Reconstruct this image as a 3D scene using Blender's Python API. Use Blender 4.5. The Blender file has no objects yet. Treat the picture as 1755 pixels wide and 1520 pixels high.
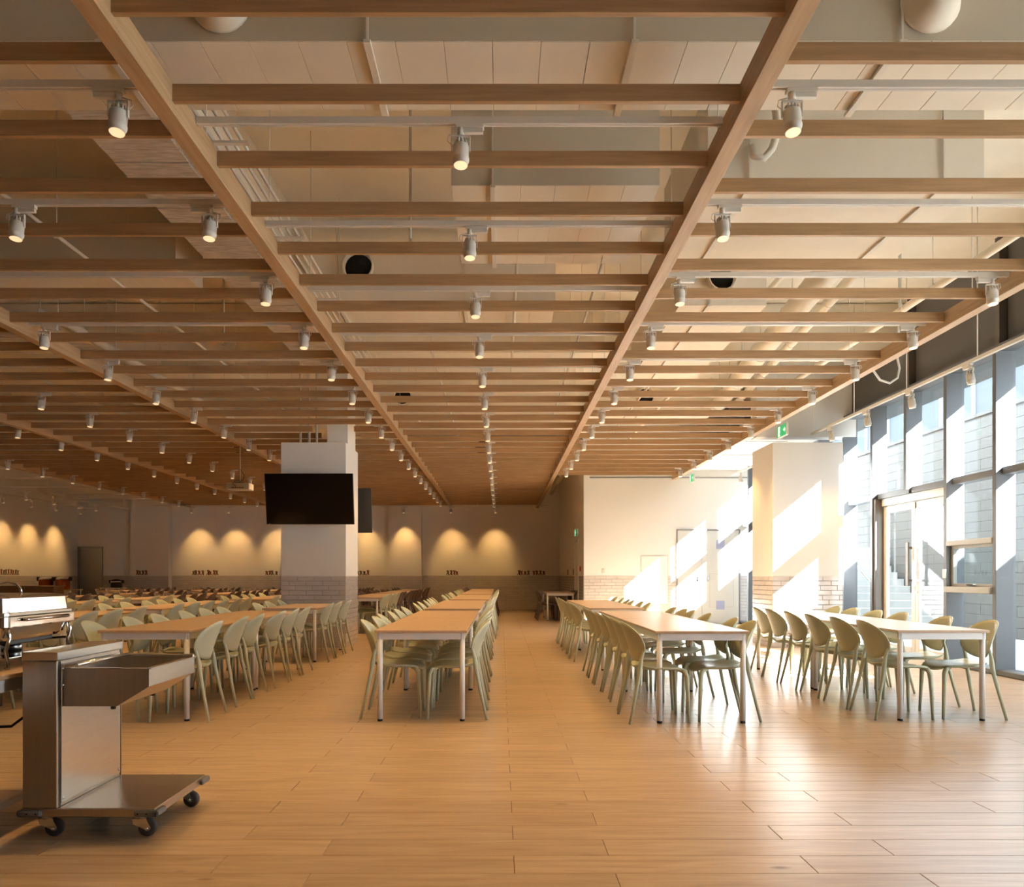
import bpy, math, random
from mathutils import Vector, Matrix
random.seed(7)
PI = math.pi
sc = bpy.context.scene
C = sc.collection

# ---------------------------------------------------------------- camera
cam_d = bpy.data.cameras.new('camera')
cam = bpy.data.objects.new('camera', cam_d); C.objects.link(cam)
cam.location = (0, 0, 1.2); cam.rotation_euler = (PI/2, 0, 0)
cam_d.sensor_fit = 'HORIZONTAL'; cam_d.sensor_width = 36
cam_d.lens = 1325/1755*36
cam_d.shift_x = (877.5-858.5)/1755
cam_d.shift_y = (987-760)/1755
cam_d.clip_end = 300
sc.camera = cam

# ---------------------------------------------------------------- world, sun, exposure
SUN_DIR = Vector((-1, .89, -.83)).normalized()
world = bpy.data.worlds.new('sky'); sc.world = world
world.use_nodes = True
wn = world.node_tree; wn.nodes.clear()
wo = wn.nodes.new('ShaderNodeOutputWorld'); wb = wn.nodes.new('ShaderNodeBackground')
wb.inputs['Color'].default_value = (.75, .88, 1.0, 1)
wb.inputs['Strength'].default_value = 6.2
wn.links.new(wb.outputs[0], wo.inputs[0])
sun_d = bpy.data.lights.new('sun', 'SUN'); sun_d.energy = 80; sun_d.angle = math.radians(.6)
sun_d.color = (1, .99, .98)
sun = bpy.data.objects.new('sun', sun_d); C.objects.link(sun)
sun.rotation_euler = SUN_DIR.to_track_quat('-Z', 'Y').to_euler()
sun.location = (20, -15, 20)
vs = sc.view_settings
vs.view_transform = 'Standard'; vs.look = 'None'; vs.gamma = 1; vs.use_curve_mapping = False
vs.exposure = 0.82
SPOT_W = 66.0
WARM = (1.0, .60, .22)
sc.cycles.use_denoising = True
sc.cycles.use_adaptive_sampling = True; sc.cycles.adaptive_threshold = .02
sc.cycles.max_bounces = 7; sc.cycles.diffuse_bounces = 4; sc.cycles.glossy_bounces = 3
sc.cycles.transparent_max_bounces = 12; sc.cycles.transmission_bounces = 4
sc.cycles.sample_clamp_indirect = 10
sc.cycles.caustics_reflective = False; sc.cycles.caustics_refractive = False

# ---------------------------------------------------------------- materials
def lin(h):
    h = h.lstrip('#'); v = [int(h[i:i+2], 16)/255 for i in (0, 2, 4)]
    return tuple(c/12.92 if c <= .04045 else ((c+.055)/1.055)**2.4 for c in v)
MATS = {}
def mat(name, col, rough=.5, metal=0, spec=.5, var=0, vscale=(3, 3, 3), bump=0, bscale=None, emit=None, estr=0, coat=0, tint=None):
    m = bpy.data.materials.new(name); m.use_nodes = True
    nt = m.node_tree; b = nt.nodes['Principled BSDF']
    b.inputs['Base Color'].default_value = (*col, 1)
    b.inputs['Roughness'].default_value = rough
    b.inputs['Metallic'].default_value = metal
    b.inputs['Specular IOR Level'].default_value = spec
    b.inputs['Coat Weight'].default_value = coat
    if emit:
        b.inputs['Emission Color'].default_value = (*emit, 1); b.inputs['Emission Strength'].default_value = estr
    if var or bump:
        g = nt.nodes.new('ShaderNodeNewGeometry'); mp = nt.nodes.new('ShaderNodeMapping')
        mp.inputs['Scale'].default_value = vscale
        nt.links.new(g.outputs['Position'], mp.inputs['Vector'])
        nz = nt.nodes.new('ShaderNodeTexNoise'); nz.inputs['Scale'].default_value = 1.0
        nz.inputs['Detail'].default_value = 5; nz.inputs['Roughness'].default_value = .6
        nt.links.new(mp.outputs[0], nz.inputs['Vector'])
        if var:
            r = nt.nodes.new('ShaderNodeMapRange')
            r.inputs['From Min'].default_value = .3; r.inputs['From Max'].default_value = .7
            nt.links.new(nz.outputs['Fac'], r.inputs['Value'])
            mx = nt.nodes.new('ShaderNodeMix'); mx.data_type = 'RGBA'
            t = tint or (1, 1, 1)
            mx.inputs['A'].default_value = (*[c*(1-var)*q for c, q in zip(col, t)], 1)
            mx.inputs['B'].default_value = (*[min(1, c*(1+var)) for c in col], 1)
            nt.links.new(r.outputs[0], mx.inputs['Factor']); nt.links.new(mx.outputs['Result'], b.inputs['Base Color'])
        if bump:
            bp = nt.nodes.new('ShaderNodeBump'); bp.inputs['Strength'].default_value = bump; bp.inputs['Distance'].default_value = .004
            nt.links.new(nz.outputs['Fac'], bp.inputs['Height']); nt.links.new(bp.outputs[0], b.inputs['Normal'])
    if emit: m.cycles.emission_sampling = 'NONE'
    MATS[name] = m
    return m

mat('slat_wood', (.41, .252, .125), .5, var=.16, vscale=(2.2, 40, 40), tint=(1, .95, .88))
mat('beam_wood', (.45, .302, .17), .5, var=.14, vscale=(40, 2.2, 40), tint=(1, .95, .88))
mat('wall_paint', (.85, .835, .81), .75)
mat('unseen_wall_dark', (.24, .165, .105), .6, var=.1, vscale=(20, 20, 2))  # invented dark finish for the unseen wall, to cut light from behind
mat('ceiling_paint', (.88, .81, .68), .8, var=.04, vscale=(2, 2, 2))
mat('duct_paint', (.88, .80, .67), .7, var=.03, vscale=(3, 3, 3))
mat('duct_grey', (.64, .575, .455), .6)
mat('rough_concrete', (.62, .57, .50), .9, var=.22, vscale=(6, 38, 20), bump=.8, tint=(1, .9, .78))
mat('pipe_paint', (.82, .76, .66), .5)
mat('tile', (.62, .57, .545), .12, spec=.6, var=.10, vscale=(3.1, 3.1, 11), bump=.5)
mat('grout', (.47, .43, .40), .9)
mat('table_top', (.56, .385, .25), .33, var=.06, vscale=(30, 3, 3))
mat('table_metal', (.86, .83, .81), .35)
mat('black_foot', (.01, .01, .01), .5)
mat('sage', (.52, .535, .385), .36, var=.03, vscale=(5, 5, 5))
mat('plum', (.15, .105, .105), .42)
mat('steel', (.62, .59, .55), .27, 1, var=.05, vscale=(3, 3, 60))
mat('steel_soft', (.50, .43, .36), .38, 1, var=.06, vscale=(60, 3, 3))
mat('chrome', (.80, .78, .75), .09, 1)
mat('rubber_grey', (.19, .18, .17), .6)
mat('caster_tyre', (.07, .06, .06), .5)
mat('black', (.008, .007, .007), .35)
mat('dark_hole', (.006, .005, .005), .8)
mat('screen', (.008, .005, .004), .12, spec=.5)
mat('tv_back', (.045, .042, .04), .45)
mat('lamp_white', (.70, .66, .60), .4)
mat('lamp_glow', (.9, .8, .6), .4, emit=(1, .74, .42), estr=.5)
mat('aluminium', (.125, .13, .14), .45, .1)
mat('casement_metal', (.36, .35, .33), .45, .1)
mat('bronze', (.17, .15, .135), .4, .6)
mat('spandrel', (.12, .115, .11), .45, .2)
mat('door_white', (.72, .73, .70), .5)
mat('door_frame', (.30, .29, .28), .45, .3)
mat('stone', (.165, .152, .14), .85, var=.12, vscale=(1.2, 55, 1.2), bump=.9)
mat('ext_joint', (.22, .2, .19), .9)
mat('ext_ground', (.50, .48, .45), .9, var=.06)
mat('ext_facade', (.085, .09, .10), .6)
mat('ext_block', (.5, .48, .45), .9)
mat('green_sign', (.05, .42, .16), .4, emit=(.06, .55, .22), estr=.35)
mat('white_sign', (.85, .88, .85), .4, emit=(.7, 1, .85), estr=.5)
mat('notice_blue', (.42, .47, .70), .6)
mat('alarm_red', (.5, .05, .03), .4)
mat('sticker_rust', (.20, .055, .02), .7)
mat('sticker_olive', (.12, .10, .03), .7)
mat('sticker_plum', (.09, .035, .04), .7)
mat('copper', (.32, .09, .03), .28, .9)
mat('brown_counter', (.10, .055, .025), .5, var=.15, vscale=(3, 3, 20))
mat('white_plastic', (.72, .70, .67), .4)
mat('plank_base', (.07, .04, .022), .9)

# plank wood, id per board taken from its place in the laying pattern
def plank_mat():
    m = bpy.data.materials.new('plank_oak'); m.use_nodes = True
    nt = m.node_tree; L = nt.links.new; b = nt.nodes['Principled BSDF']
    def nd(t, **k):
        n = nt.nodes.new(t)
        for a, v in k.items(): setattr(n, a, v)
        return n
    def mth(op, a, bb=None):
        n = nd('ShaderNodeMath', operation=op)
        for i, v in enumerate((a, bb)):
            if v is None: continue
            if isinstance(v, (int, float)): n.inputs[i].default_value = v
            else: L(v, n.inputs[i])
        return n.outputs[0]
    g = nd('ShaderNodeNewGeometry'); sx = nd('ShaderNodeSeparateXYZ'); L(g.outputs['Position'], sx.inputs[0])
    row = mth('FLOOR', mth('DIVIDE', mth('SUBTRACT', sx.outputs[1], 3.12), .2))
    par = mth('ABSOLUTE', mth('MODULO', row, 2))
    off = mth('ADD', mth('MULTIPLY', par, .407), .055)
    colm = mth('FLOOR', mth('DIVIDE', mth('SUBTRACT', sx.outputs[0], off), 1.228))
    cb = nd('ShaderNodeCombineXYZ'); L(row, cb.inputs[0]); L(colm, cb.inputs[1])
    wnz = nd('ShaderNodeTexWhiteNoise', noise_dimensions='3D'); L(cb.outputs[0], wnz.inputs['Vector'])
    mp = nd('ShaderNodeMapping'); mp.inputs['Scale'].default_value = (1.6, 16, 1)
    vadd = nd('ShaderNodeVectorMath', operation='ADD'); L(g.outputs['Position'], vadd.inputs[0])
    vs_ = nd('ShaderNodeVectorMath', operation='SCALE'); L(wnz.outputs['Color'], vs_.inputs[0]); vs_.inputs['Scale'].default_value = 20
    L(vs_.outputs[0], vadd.inputs[1]); L(vadd.outputs[0], mp.inputs[0])
    nz = nd('ShaderNodeTexNoise'); nz.inputs['Scale'].default_value = 1.5; nz.inputs['Detail'].default_value = 6; nz.inputs['Distortion'].default_value = .6
    L(mp.outputs[0], nz.inputs['Vector'])
    # knots
    mp2 = nd('ShaderNodeMapping'); mp2.inputs['Scale'].default_value = (1.3, 3.2, 1); L(vadd.outputs[0], mp2.inputs[0])
    vo = nd('ShaderNodeTexVoronoi'); vo.inputs['Scale'].default_value = 1.0; L(mp2.outputs[0], vo.inputs['Vector'])
    kn = nd('ShaderNodeMapRange'); kn.inputs['From Min'].default_value = .02; kn.inputs['From Max'].default_value = .07
    L(vo.outputs['Distance'], kn.inputs['Value'])
    cr = nd('ShaderNodeValToRGB')
    e = cr.color_ramp.elements
    e[0].position = .25; e[0].color = (.33, .215, .125, 1)
    e[1].position = .75; e[1].color = (.49, .36, .24, 1)
    L(nz.outputs['Fac'], cr.inputs['Fac'])
    hv = nd('ShaderNodeHueSaturation'); L(cr.outputs[0], hv.inputs['Color'])
    L(mth('ADD', mth('MULTIPLY', wnz.outputs['Value'], .16), .92), hv.inputs['Value'])
    mx = nd('ShaderNodeMix', data_type='RGBA'); mx.inputs['A'].default_value = (.16, .08, .04, 1)
    L(kn.outputs[0], mx.inputs['Factor']); L(hv.outputs[0], mx.inputs['B'])
    L(mx.outputs['Result'], b.inputs['Base Color'])
    b.inputs['Roughness'].default_value = .30; b.inputs['Specular IOR Level'].default_value = .5
    bp = nd('ShaderNodeBump'); bp.inputs['Strength'].default_value = .12; bp.inputs['Distance'].default_value = .002
    L(nz.outputs['Fac'], bp.inputs['Height']); L(bp.outputs[0], b.inputs['Normal'])
    MATS['plank'] = m
plank_mat()

def glass_mat():
    m = bpy.data.materials.new('window_glass'); m.use_nodes = True
    nt = m.node_tree; nt.nodes.clear()
    o = nt.nodes.new('ShaderNodeOutputMaterial'); t = nt.nodes.new('ShaderNodeBsdfTransparent')
    t.inputs[0].default_value = (.90, .94, .95, 1)
    gl = nt.nodes.new('ShaderNodeBsdfGlossy'); gl.inputs['Roughness'].default_value = .02
    lw = nt.nodes.new('ShaderNodeLayerWeight'); lw.inputs[0].default_value = .5
    pw = nt.nodes.new('ShaderNodeMath'); pw.operation = 'POWER'; pw.inputs[1].default_value = 5
    nt.links.new(lw.outputs['Facing'], pw.inputs[0])
    fr = nt.nodes.new('ShaderNodeMath'); fr.operation = 'MULTIPLY_ADD'; fr.inputs[1].default_value = .5; fr.inputs[2].default_value = .035
    nt.links.new(pw.outputs[0], fr.inputs[0])
    mx = nt.nodes.new('ShaderNodeMixShader')
    nt.links.new(fr.outputs[0], mx.inputs[0]); nt.links.new(t.outputs[0], mx.inputs[1]); nt.links.new(gl.outputs[0], mx.inputs[2])
    nt.links.new(mx.outputs[0], o.inputs[0])
    MATS['glass'] = m
glass_mat()

# ---------------------------------------------------------------- mesh helpers
class MB:
    def __init__(s): s.v = []; s.f = []; s.sm = []
    def add(s, vs, fs, smooth=False):
        o = len(s.v); s.v += [tuple(p) for p in vs]
        for f in fs: s.f.append(tuple(i+o for i in f)); s.sm.append(smooth)
        return s
    def box(s, x0, y0, z0, x1, y1, z1):
        v = [(x, y, z) for x in (x0, x1) for y in (y0, y1) for z in (z0, z1)]
        return s.add(v, [(0, 1, 3, 2), (4, 6, 7, 5), (0, 4, 5, 1), (2, 3, 7, 6), (0, 2, 6, 4), (1, 5, 7, 3)])
    def cbox(s, x0, y0, z0, x1, y1, z1, c=.004):
        # box with all edges chamfered
        lo = (x0, y0, z0); hi = (x1, y1, z1); v = []; idx = {}
        for sx in (0, 1):
            for sy in (0, 1):
                for sz in (0, 1):
                    sg = (sx, sy, sz); k = [hi[a] if sg[a] else lo[a] for a in range(3)]
                    for ax in range(3):
                        p = [k[a] if a == ax else (k[a] - c if sg[a] else k[a] + c) for a in range(3)]
                        idx[(sg, ax)] = len(v); v.append(tuple(p))
        f = []
        for ax in range(3):
            a, b = [q for q in range(3) if q != ax]
            for sd in (0, 1):
                q = []
                for (i, j) in ((0, 0), (1, 0), (1, 1), (0, 1)):
                    sg = [0, 0, 0]; sg[ax] = sd; sg[a] = i; sg[b] = j; q.append(idx[(tuple(sg), ax)])
                f.append(tuple(q))
            for i in (0, 1):
                for j in (0, 1):
                    s0 = [0, 0, 0]; s0[a] = i; s0[b] = j; s0[ax] = 0; s1 = s0[:]; s1[ax] = 1
                    f.append((idx[(tuple(s0), a)], idx[(tuple(s1), a)], idx[(tuple(s1), b)], idx[(tuple(s0), b)]))
        for sg in [(i, j, k) for i in (0, 1) for j in (0, 1) for k in (0, 1)]:
            f.append(tuple(idx[(sg, a)] for a in range(3)))
        return s.add(v, f)
    def tube(s, pts, rad, n=8, cap=True, smooth=True, flat=1.0):
        pts = [Vector(p) for p in pts]
        if not isinstance(rad, (list, tuple)): rad = [rad]*len(pts)
        vs = []; up = None
        for i, p in enumerate(pts):
            a = pts[max(i-1, 0)]; b = pts[min(i+1, len(pts)-1)]
            t = (b-a).normalized()
            if up is None:
                up = Vector((0, 0, 1)) if abs(t.z) < .9 else Vector((1, 0, 0))
            x = t.cross(up)
            x = x.normalized() if x.length > 1e-6 else Vector((1, 0, 0))
            y = x.cross(t).normalized(); up = y
            for k in range(n):
                an = 2*PI*k/n
                vs.append(p + x*math.cos(an)*rad[i] + y*math.sin(an)*rad[i]*flat)
        fs = []
        for i in range(len(pts)-1):
            for k in range(n):
                k2 = (k+1) % n
                fs.append((i*n+k, i*n+k2, (i+1)*n+k2, (i+1)*n+k))
        s.add(vs, fs, smooth)
        if cap:
            o = len(s.v)-len(vs)
            s.f.append(tuple(o+k for k in reversed(range(n)))); s.sm.append(False)
            s.f.append(tuple(o+(len(pts)-1)*n+k for k in range(n))); s.sm.append(False)
        return s
    def lathe(s, prof, n=16, M=None, smooth=True):
        vs = []; fs = []
        for r, z in prof:
            for k in range(n):
                a = 2*PI*k/n; p = Vector((r*math.cos(a), r*math.sin(a), z))
                vs.append(M @ p if M else p)
        for i in range(len(prof)-1):
            for k in range(n):
                k2 = (k+1) % n
                fs.append((i*n+k, i*n+k2, (i+1)*n+k2, (i+1)*n+k))
        s.add(vs, fs, smooth)
        o = len(s.v)-len(vs)
        if prof[0][0] > 1e-5: s.f.append(tuple(o+k for k in reversed(range(n)))); s.sm.append(False)
        if prof[-1][0] > 1e-5: s.f.append(tuple(o+(len(prof)-1)*n+k for k in range(n))); s.sm.append(False)
        return s
    def prism(s, poly, a0, a1, axis='y'):
        # poly in the plane of the two other axes
        def P(u, w, a):
            return (u, a, w) if axis == 'y' else ((a, u, w) if axis == 'x' else (u, w, a))
        n = len(poly)
        v = [P(u, w, a0) for u, w in poly] + [P(u, w, a1) for u, w in poly]
        f = [tuple(range(n)), tuple(reversed(range(n, 2*n)))]
        f += [(i, (i+1) % n, n+(i+1) % n, n+i) for i in range(n)]
        return s.add(v, f)
    def mesh(s, name, m):
        me = bpy.data.meshes.new(name); me.from_pydata(s.v, [], s.f); me.validate()
        if len(me.polygons) == len(s.sm): me.polygons.foreach_set('use_smooth', s.sm)
        else:
            sm = any(s.sm); me.polygons.foreach_set('use_smooth', [sm]*len(me.polygons))
        import bmesh as _b
        bm = _b.new(); bm.from_mesh(me); _b.ops.recalc_face_normals(bm, faces=bm.faces); bm.to_mesh(me); bm.free()
        me.materials.append(MATS[m] if isinstance(m, str) else m)
        me.update(); return me
    def build(s, name, m, parent=None, loc=None):
        return put(name, s.mesh(name, m), parent, loc)
def put(name, me, parent=None, loc=None, rz=0):
    o = bpy.data.objects.new(name, me); C.objects.link(o)
    if parent: o.parent = parent
    if loc is not None: o.location = loc
    if rz: o.rotation_euler[2] = rz
    return o
def tag(o, label=None, cat=None, group=None, kind=None):
    if label: o['label'] = label
    if cat: o['category'] = cat
    if group: o['group'] = group
    if kind: o['kind'] = kind
    return o
def thing(name, label, cat, loc=(0, 0, 0), rz=0, group=None):
    o = bpy.data.objects.new(name, None); C.objects.link(o); o.location = loc; o.rotation_euler[2] = rz
    o.empty_display_size = .1
    return tag(o, label, cat, group)
def struct(name, loc=(0, 0, 0), label=None):
    o = bpy.data.objects.new(name, None); C.objects.link(o); o.location = loc
    tag(o, label, None, None, 'structure'); return o
def dup(root, loc, rz, label, group=None):
    r = root.copy(); C.objects.link(r); r.location = loc; r.rotation_euler = (0, 0, rz); r['label'] = label
    if group: r['group'] = group
    for ch in list(root.children):
        c = ch.copy(); C.objects.link(c); c.parent = r
        for g in ch.children:
            d = g.copy(); C.objects.link(d); d.parent = c
    return r
def nth(i):
    return '%d%s' % (i, 'th' if 10 <= i % 100 <= 20 else {1: 'st', 2: 'nd', 3: 'rd'}.get(i % 10, 'th'))

YF = 27.4          # far wall
YB = -9.0          # wall behind the camera
XL = -15.0         # left wall
XG = 6.18          # glass line
XM = 5.97          # inner face of the mullions
YD = 19.4          # wall with the service door
XS = 2.08          # side wall of the service block
ZC = 5.3           # slab
WH = 1.2           # wainscot height

# ---------------------------------------------------------------- setting: floor
floor = struct('floor', label='oak plank floor')
MB().box(XL-.2, YB-.2, -.3, XG+.25, YF+.6, -.008).build('floor_slab', 'plank_base', floor)
PL = 1.228; PH = .2
pm_cache = {}
def plank_mesh(w):
    k = round(w, 3)
    if k not in pm_cache:
        b = MB(); g = .0013; c = .0015; h = .008
        x0, x1, y0, y1 = -w/2+g, w/2-g, -PH/2+g, PH/2-g
        v = [(x0, y0, -h), (x1, y0, -h), (x1, y1, -h), (x0, y1, -h), (x0, y0, -c), (x1, y0, -c), (x1, y1, -c), (x0, y1, -c),
             (x0+c, y0+c, 0), (x1-c, y0+c, 0), (x1-c, y1-c, 0), (x0+c, y1-c, 0)]
        f = [(i, (i+1) % 4, 4+(i+1) % 4, 4+i) for i in range(4)] + [(4+i, 4+(i+1) % 4, 8+(i+1) % 4, 8+i) for i in range(4)] + [(8, 9, 10, 11)]
        b.add(v, f); pm_cache[k] = b.mesh('plank', 'plank')
    return pm_cache[k]
singles = 0; field = MB()
r0 = int(math.floor((YB-3.12)/PH)); r1 = int(math.ceil((YF-3.12)/PH))
for r in range(r0, r1):
    y = 3.12+(r+.5)*PH
    off = .055 + (.407 if r % 2 else 0)
    n0 = int(math.floor((XL-off)/PL)); n1 = int(math.ceil((XG-off)/PL))
    for n in range(n0, n1):
        a = max(XL, off+n*PL); bb = min(XG, off+(n+1)*PL)
        if bb-a < .02: continue
        vis = y > 2.75 and bb > -.66*y-.1 and a < .69*y+.1
        if vis and singles < 300:
            put('plank', plank_mesh(bb-a), floor, ((a+bb)/2, y, 0)); singles += 1
        else:
            g = .0013; c = .0015
            x0, x1, y0, y1 = a+g, bb-g, y-PH/2+g, y+PH/2-g
            field.add([(x0, y0, -.006), (x1, y0, -.006), (x1, y1, -.006), (x0, y1, -.006), (x0+c, y0+c, 0), (x1-c, y0+c, 0), (x1-c, y1-c, 0), (x0+c, y1-c, 0)],
                      [(0, 1, 5, 4), (1, 2, 6, 5), (2, 3, 7, 6), (3, 0, 4, 7), (4, 5, 6, 7)])
tag(field.build('plank_field', 'plank', floor), kind='stuff')

# ---------------------------------------------------------------- setting: ceiling slab, walls
ceil_o = struct('ceiling', label='painted concrete slab above the slat ceiling')
MB().box(XL-.2, YB-.2, ZC, XG+.6, YF+.6, ZC+.25).build('slab', 'ceiling_paint', ceil_o)

def tile_rects(w, h, tw=.28, th=.08, holes=(), start=0):
    out = []; rows = int(round(h/th))
    for r in range(rows):
        z0 = r*th; o = -((r % 2)*.5+.13*(r % 3 == 0))*tw + start; u = o
        while u < w:
            a, b = max(0, u), min(w, u+tw)
            if b-a > .02:
                segs = [(a, b)]
                for (h0, h1) in holes:
                    ns = []
                    for p, q in segs:
                        if q <= h0 or p >= h1: ns.append((p, q)); continue
                        if p < h0: ns.append((p, h0))
                        if q > h1: ns.append((h1, q))
                    segs = ns
                for p, q in segs:
                    if q-p > .015: out.append((p, q, z0, z0+th))
            u += tw
    return out
def tile_field(parent, org, u, nrm, w, h, holes=()):
    b = MB(); o = Vector(org); u = Vector(u); n = Vector(nrm); z = Vector((0, 0, 1)); g = .0025; t = .009; c = .003
    for (p, q, z0, z1) in tile_rects(w, h, holes=holes):
        tt = t+random.uniform(-.0015, .0015)
        P = lambda a, d, e: o+u*a+z*d+n*e
        b.add([P(p+g, z0+g, 0), P(q-g, z0+g, 0), P(q-g, z1-g, 0), P(p+g, z1-g, 0),
               P(p+g+c, z0+g+c, tt), P(q-g-c, z0+g+c, tt), P(q-g-c, z1-g-c, tt), P(p+g+c, z1-g-c, tt)],
              [(0, 1, 5, 4), (1, 2, 6, 5), (2, 3, 7, 6), (3, 0, 4, 7), (4, 5, 6, 7)])
    bed = MB(); segs = [(0, w)]
    for (h0, h1) in holes:
        segs = [x for p, q in segs for x in ((p, min(q, h0)), (max(p, h1), q)) if x[1]-x[0] > .01]
    for (p, q) in segs:
        e = n*.003; c0, c1 = o+u*p, o+u*q
        bed.add([c0, c1, c1+z*h, c0+z*h, c0+e, c1+e, c1+z*h+e, c0+z*h+e], [(0, 1, 2, 3), (4, 5, 6, 7), (0, 1, 5, 4), (1, 2, 6, 5), (2, 3, 7, 6), (3, 0, 4, 7)])
    bed.build('grout_bed', 'grout', parent)
    return tag(b.build('tile_field', 'tile', parent), kind='stuff')
def grout(parent, x0, y0, x1, y1):
    return MB().box(x0, y0, 0, x1, y1, WH).build('grout_bed', 'grout', parent)

# far wall with two pilasters
wb_ = struct('wall_back', label='far cream wall with tiled wainscot')
MB().box(XL-.2, YF, 0, XS+.2, YF+.2, ZC).build('plaster', 'wall_paint', wb_)
PIL = [(-13.0, -11.66), (-3.95, -2.79)]
for (a, b) in PIL:
    MB().box(a, YF-.28, 0, b, YF, ZC).build('pilaster', 'wall_paint', wb_)
    tile_field(wb_, (a, YF-.281, 0), (1, 0, 0), (0, -1, 0), b-a, WH)
tile_field(wb_, (XL+.9, YF-.001, 0), (1, 0, 0), (0, -1, 0), XS-XL-.9, WH, holes=[(a-XL-.9, b-XL-.9) for a, b in PIL])
MB().box(XL+.5, YF-.012, WH-.004, XS, YF, WH+.008).build('wainscot_trim', 'grout', wb_)
wl = struct('wall_left', label='left cream wall with tiled wainscot')
MB().box(XL-.2, YB, 0, XL, YF, ZC).build('plaster', 'wall_paint', wl)
tile_field(wl, (XL+.001, 17, 0), (0, 1, 0), (1, 0, 0), YF-17, WH)
ws = struct('wall_side', label='side wall of the service block')
MB().box(XS, YD, 0, XS+.15, YF, ZC).build('plaster', 'wall_paint', ws)
tile_field(ws, (XS-.001, YD, 0), (0, 1, 0), (-1, 0, 0), YF-YD, WH, holes=[(1.2, 2.2)])
wd = struct('wall_right', label='white wall with the service door')
MB().box(XS+.15, YD, 0, XG+.2, YD+.15, ZC).build('plaster', 'wall_paint', wd)
tile_field(wd, (XS, YD-.001, 0), (1, 0, 0), (0, -1, 0), XG-XS, WH, holes=[(2.35, 3.89)])
MB().box(XS, YD-.012, WH-.004, 4.43, YD, WH+.006).build('wainscot_trim', 'door_white', wd)
MB().box(XS+.15, YD-.02, 3.655, XG, YD, 3.685).build('shadow_gap', 'door_frame', wd)
wbk = struct('wall_front', label='wall behind the viewer')
MB().box(XL-.2, YB-.2, 0, XG+.6, YB, ZC).build('dark_backing', 'unseen_wall_dark', wbk)  # unseen wall, made dark brown to dim steel reflections and slat fronts
MB().box(XG-.1, YB, 0, XG+.2, 1.045, ZC).build('daylight_block_wall', 'wall_paint', wbk)  # unseen solid wall, lengthened to keep daylight off the near ceiling
# lowered white soffit and bulkhead beyond the window-side pillar
sof = struct('trim_1', label='white bulkhead over the window-side pillar')
MB().box(4.45, 13.45, 3.62, XG, 13.75, ZC).build('bulkhead', 'wall_paint', sof)
MB().box(4.45, 13.75, 3.85, XG, YD, 4.0).build('soffit', 'wall_paint', sof)
for i in range(2):
    MB().box(4.75+i*.0, 15.2+i*1.7, 3.835, 5.65, 16.4+i*1.7, 3.85).build('soffit_panel', 'door_white', sof)

# ---------------------------------------------------------------- pillars
tile_cache = {}
def tile_mesh(w):
    k = round(w, 3)
    if k not in tile_cache:
        g = .0025; c = .003; t = .011; a = w/2-g; d = .04-g
        b = MB().add([(-a, 0, -d), (a, 0, -d), (a, 0, d), (-a, 0, d), (-a+c, -t, -d+c), (a-c, -t, -d+c), (a-c, -t, d-c), (-a+c, -t, d-c)],
                     [(0, 1, 5, 4), (1, 2, 6, 5), (2, 3, 7, 6), (3, 0, 4, 7), (4, 5, 6, 7)])
        tile_cache[k] = b.mesh('tile', 'tile')
    return tile_cache[k]
def pillar(x0, x1, y0, y1, top, label):
    t = thing('pillar', label, 'pillar', (x0, y0, 0)); w = x1-x0; d = y1-y0
    MB().cbox(0, 0, WH, w, d, top, .004).build('cladding', 'wall_paint', t)
    MB().box(.012, .012, 0, w-.012, d-.012, WH).build('grout_bed', 'grout', t)
    MB().cbox(.002, .002, WH-.012, w-.002, d-.002, WH+.002, .002).build('edge_trim', 'door_white', t)
    for (ox, oy, L, rz) in ((0, .012, w, 0), (w-.012, 0, d, PI/2), (.012, d, d, -PI/2)):
        for (p, q, z0, z1) in tile_rects(L, WH-.01):
            u = (p+q)/2; q_ = Vector((math.cos(rz), math.sin(rz), 0))*u
            put('tile', tile_mesh(q-p), t, (ox+q_.x, oy+q_.y, (z0+z1)/2-.003), rz)
    return t
p1 = pillar(-3.69, -2.60, 12.97, 14.05, 3.44, 'broad white pillar with tiled base carrying the wall screen')
MB().box(.72, .25, 3.44, 1.07, .95, ZC).build('concrete_core', 'wall_paint', p1)
for i, x in enumerate((.25, .40, .53)):
    MB().tube([(x, .3, 3.44), (x, .3, ZC)], .022, 8).build('riser_pipe', 'pipe_paint', p1)
p2 = pillar(4.56, 5.74, 12.97, 14.02, 3.44, 'sunlit white pillar with glossy tiled base beside the windows')

# ---------------------------------------------------------------- window wall
win = struct('window_1', (XG, 0, 0), 'tall glazed window wall')
FINS = [12.43+1.035*k for k in range(-15, 7)]
TR = 2.47; HEAD = 3.92
fin_me = MB().cbox(-.21, 0, .05, .03, .07, HEAD, .003).mesh('mullion', 'aluminium')
fin_short = MB().cbox(-.21, 0, TR, .03, .07, HEAD, .003).mesh('mullion', 'aluminium')
iD = FINS.index(min(FINS, key=lambda f: abs(f-11.395)))
for i, f in enumerate(FINS):
    if f < 1.0: continue
    put('mullion', fin_short if i == iD else fin_me, win, (0, f, 0))
tr_me = MB().cbox(-.13, .07, TR-.045, .03, 1.035, TR+.045, .006).mesh('transom', 'aluminium')
pane_hi = MB().box(-.006, .065, TR+.04, .006, 1.04, HEAD).mesh('pane', 'glass')
pane_lo = MB().box(-.006, .065, .07, .006, 1.04, TR-.04).mesh('pane', 'glass')
for i, f in enumerate(FINS):
    if f < 1.0: continue
    put('transom', tr_me, win, (0, f, 0)); put('pane', pane_hi, win, (0, f, 0))
    if i in (iD-1, iD): continue
    put('pane', pane_lo, win, (0, f, 0))
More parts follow.
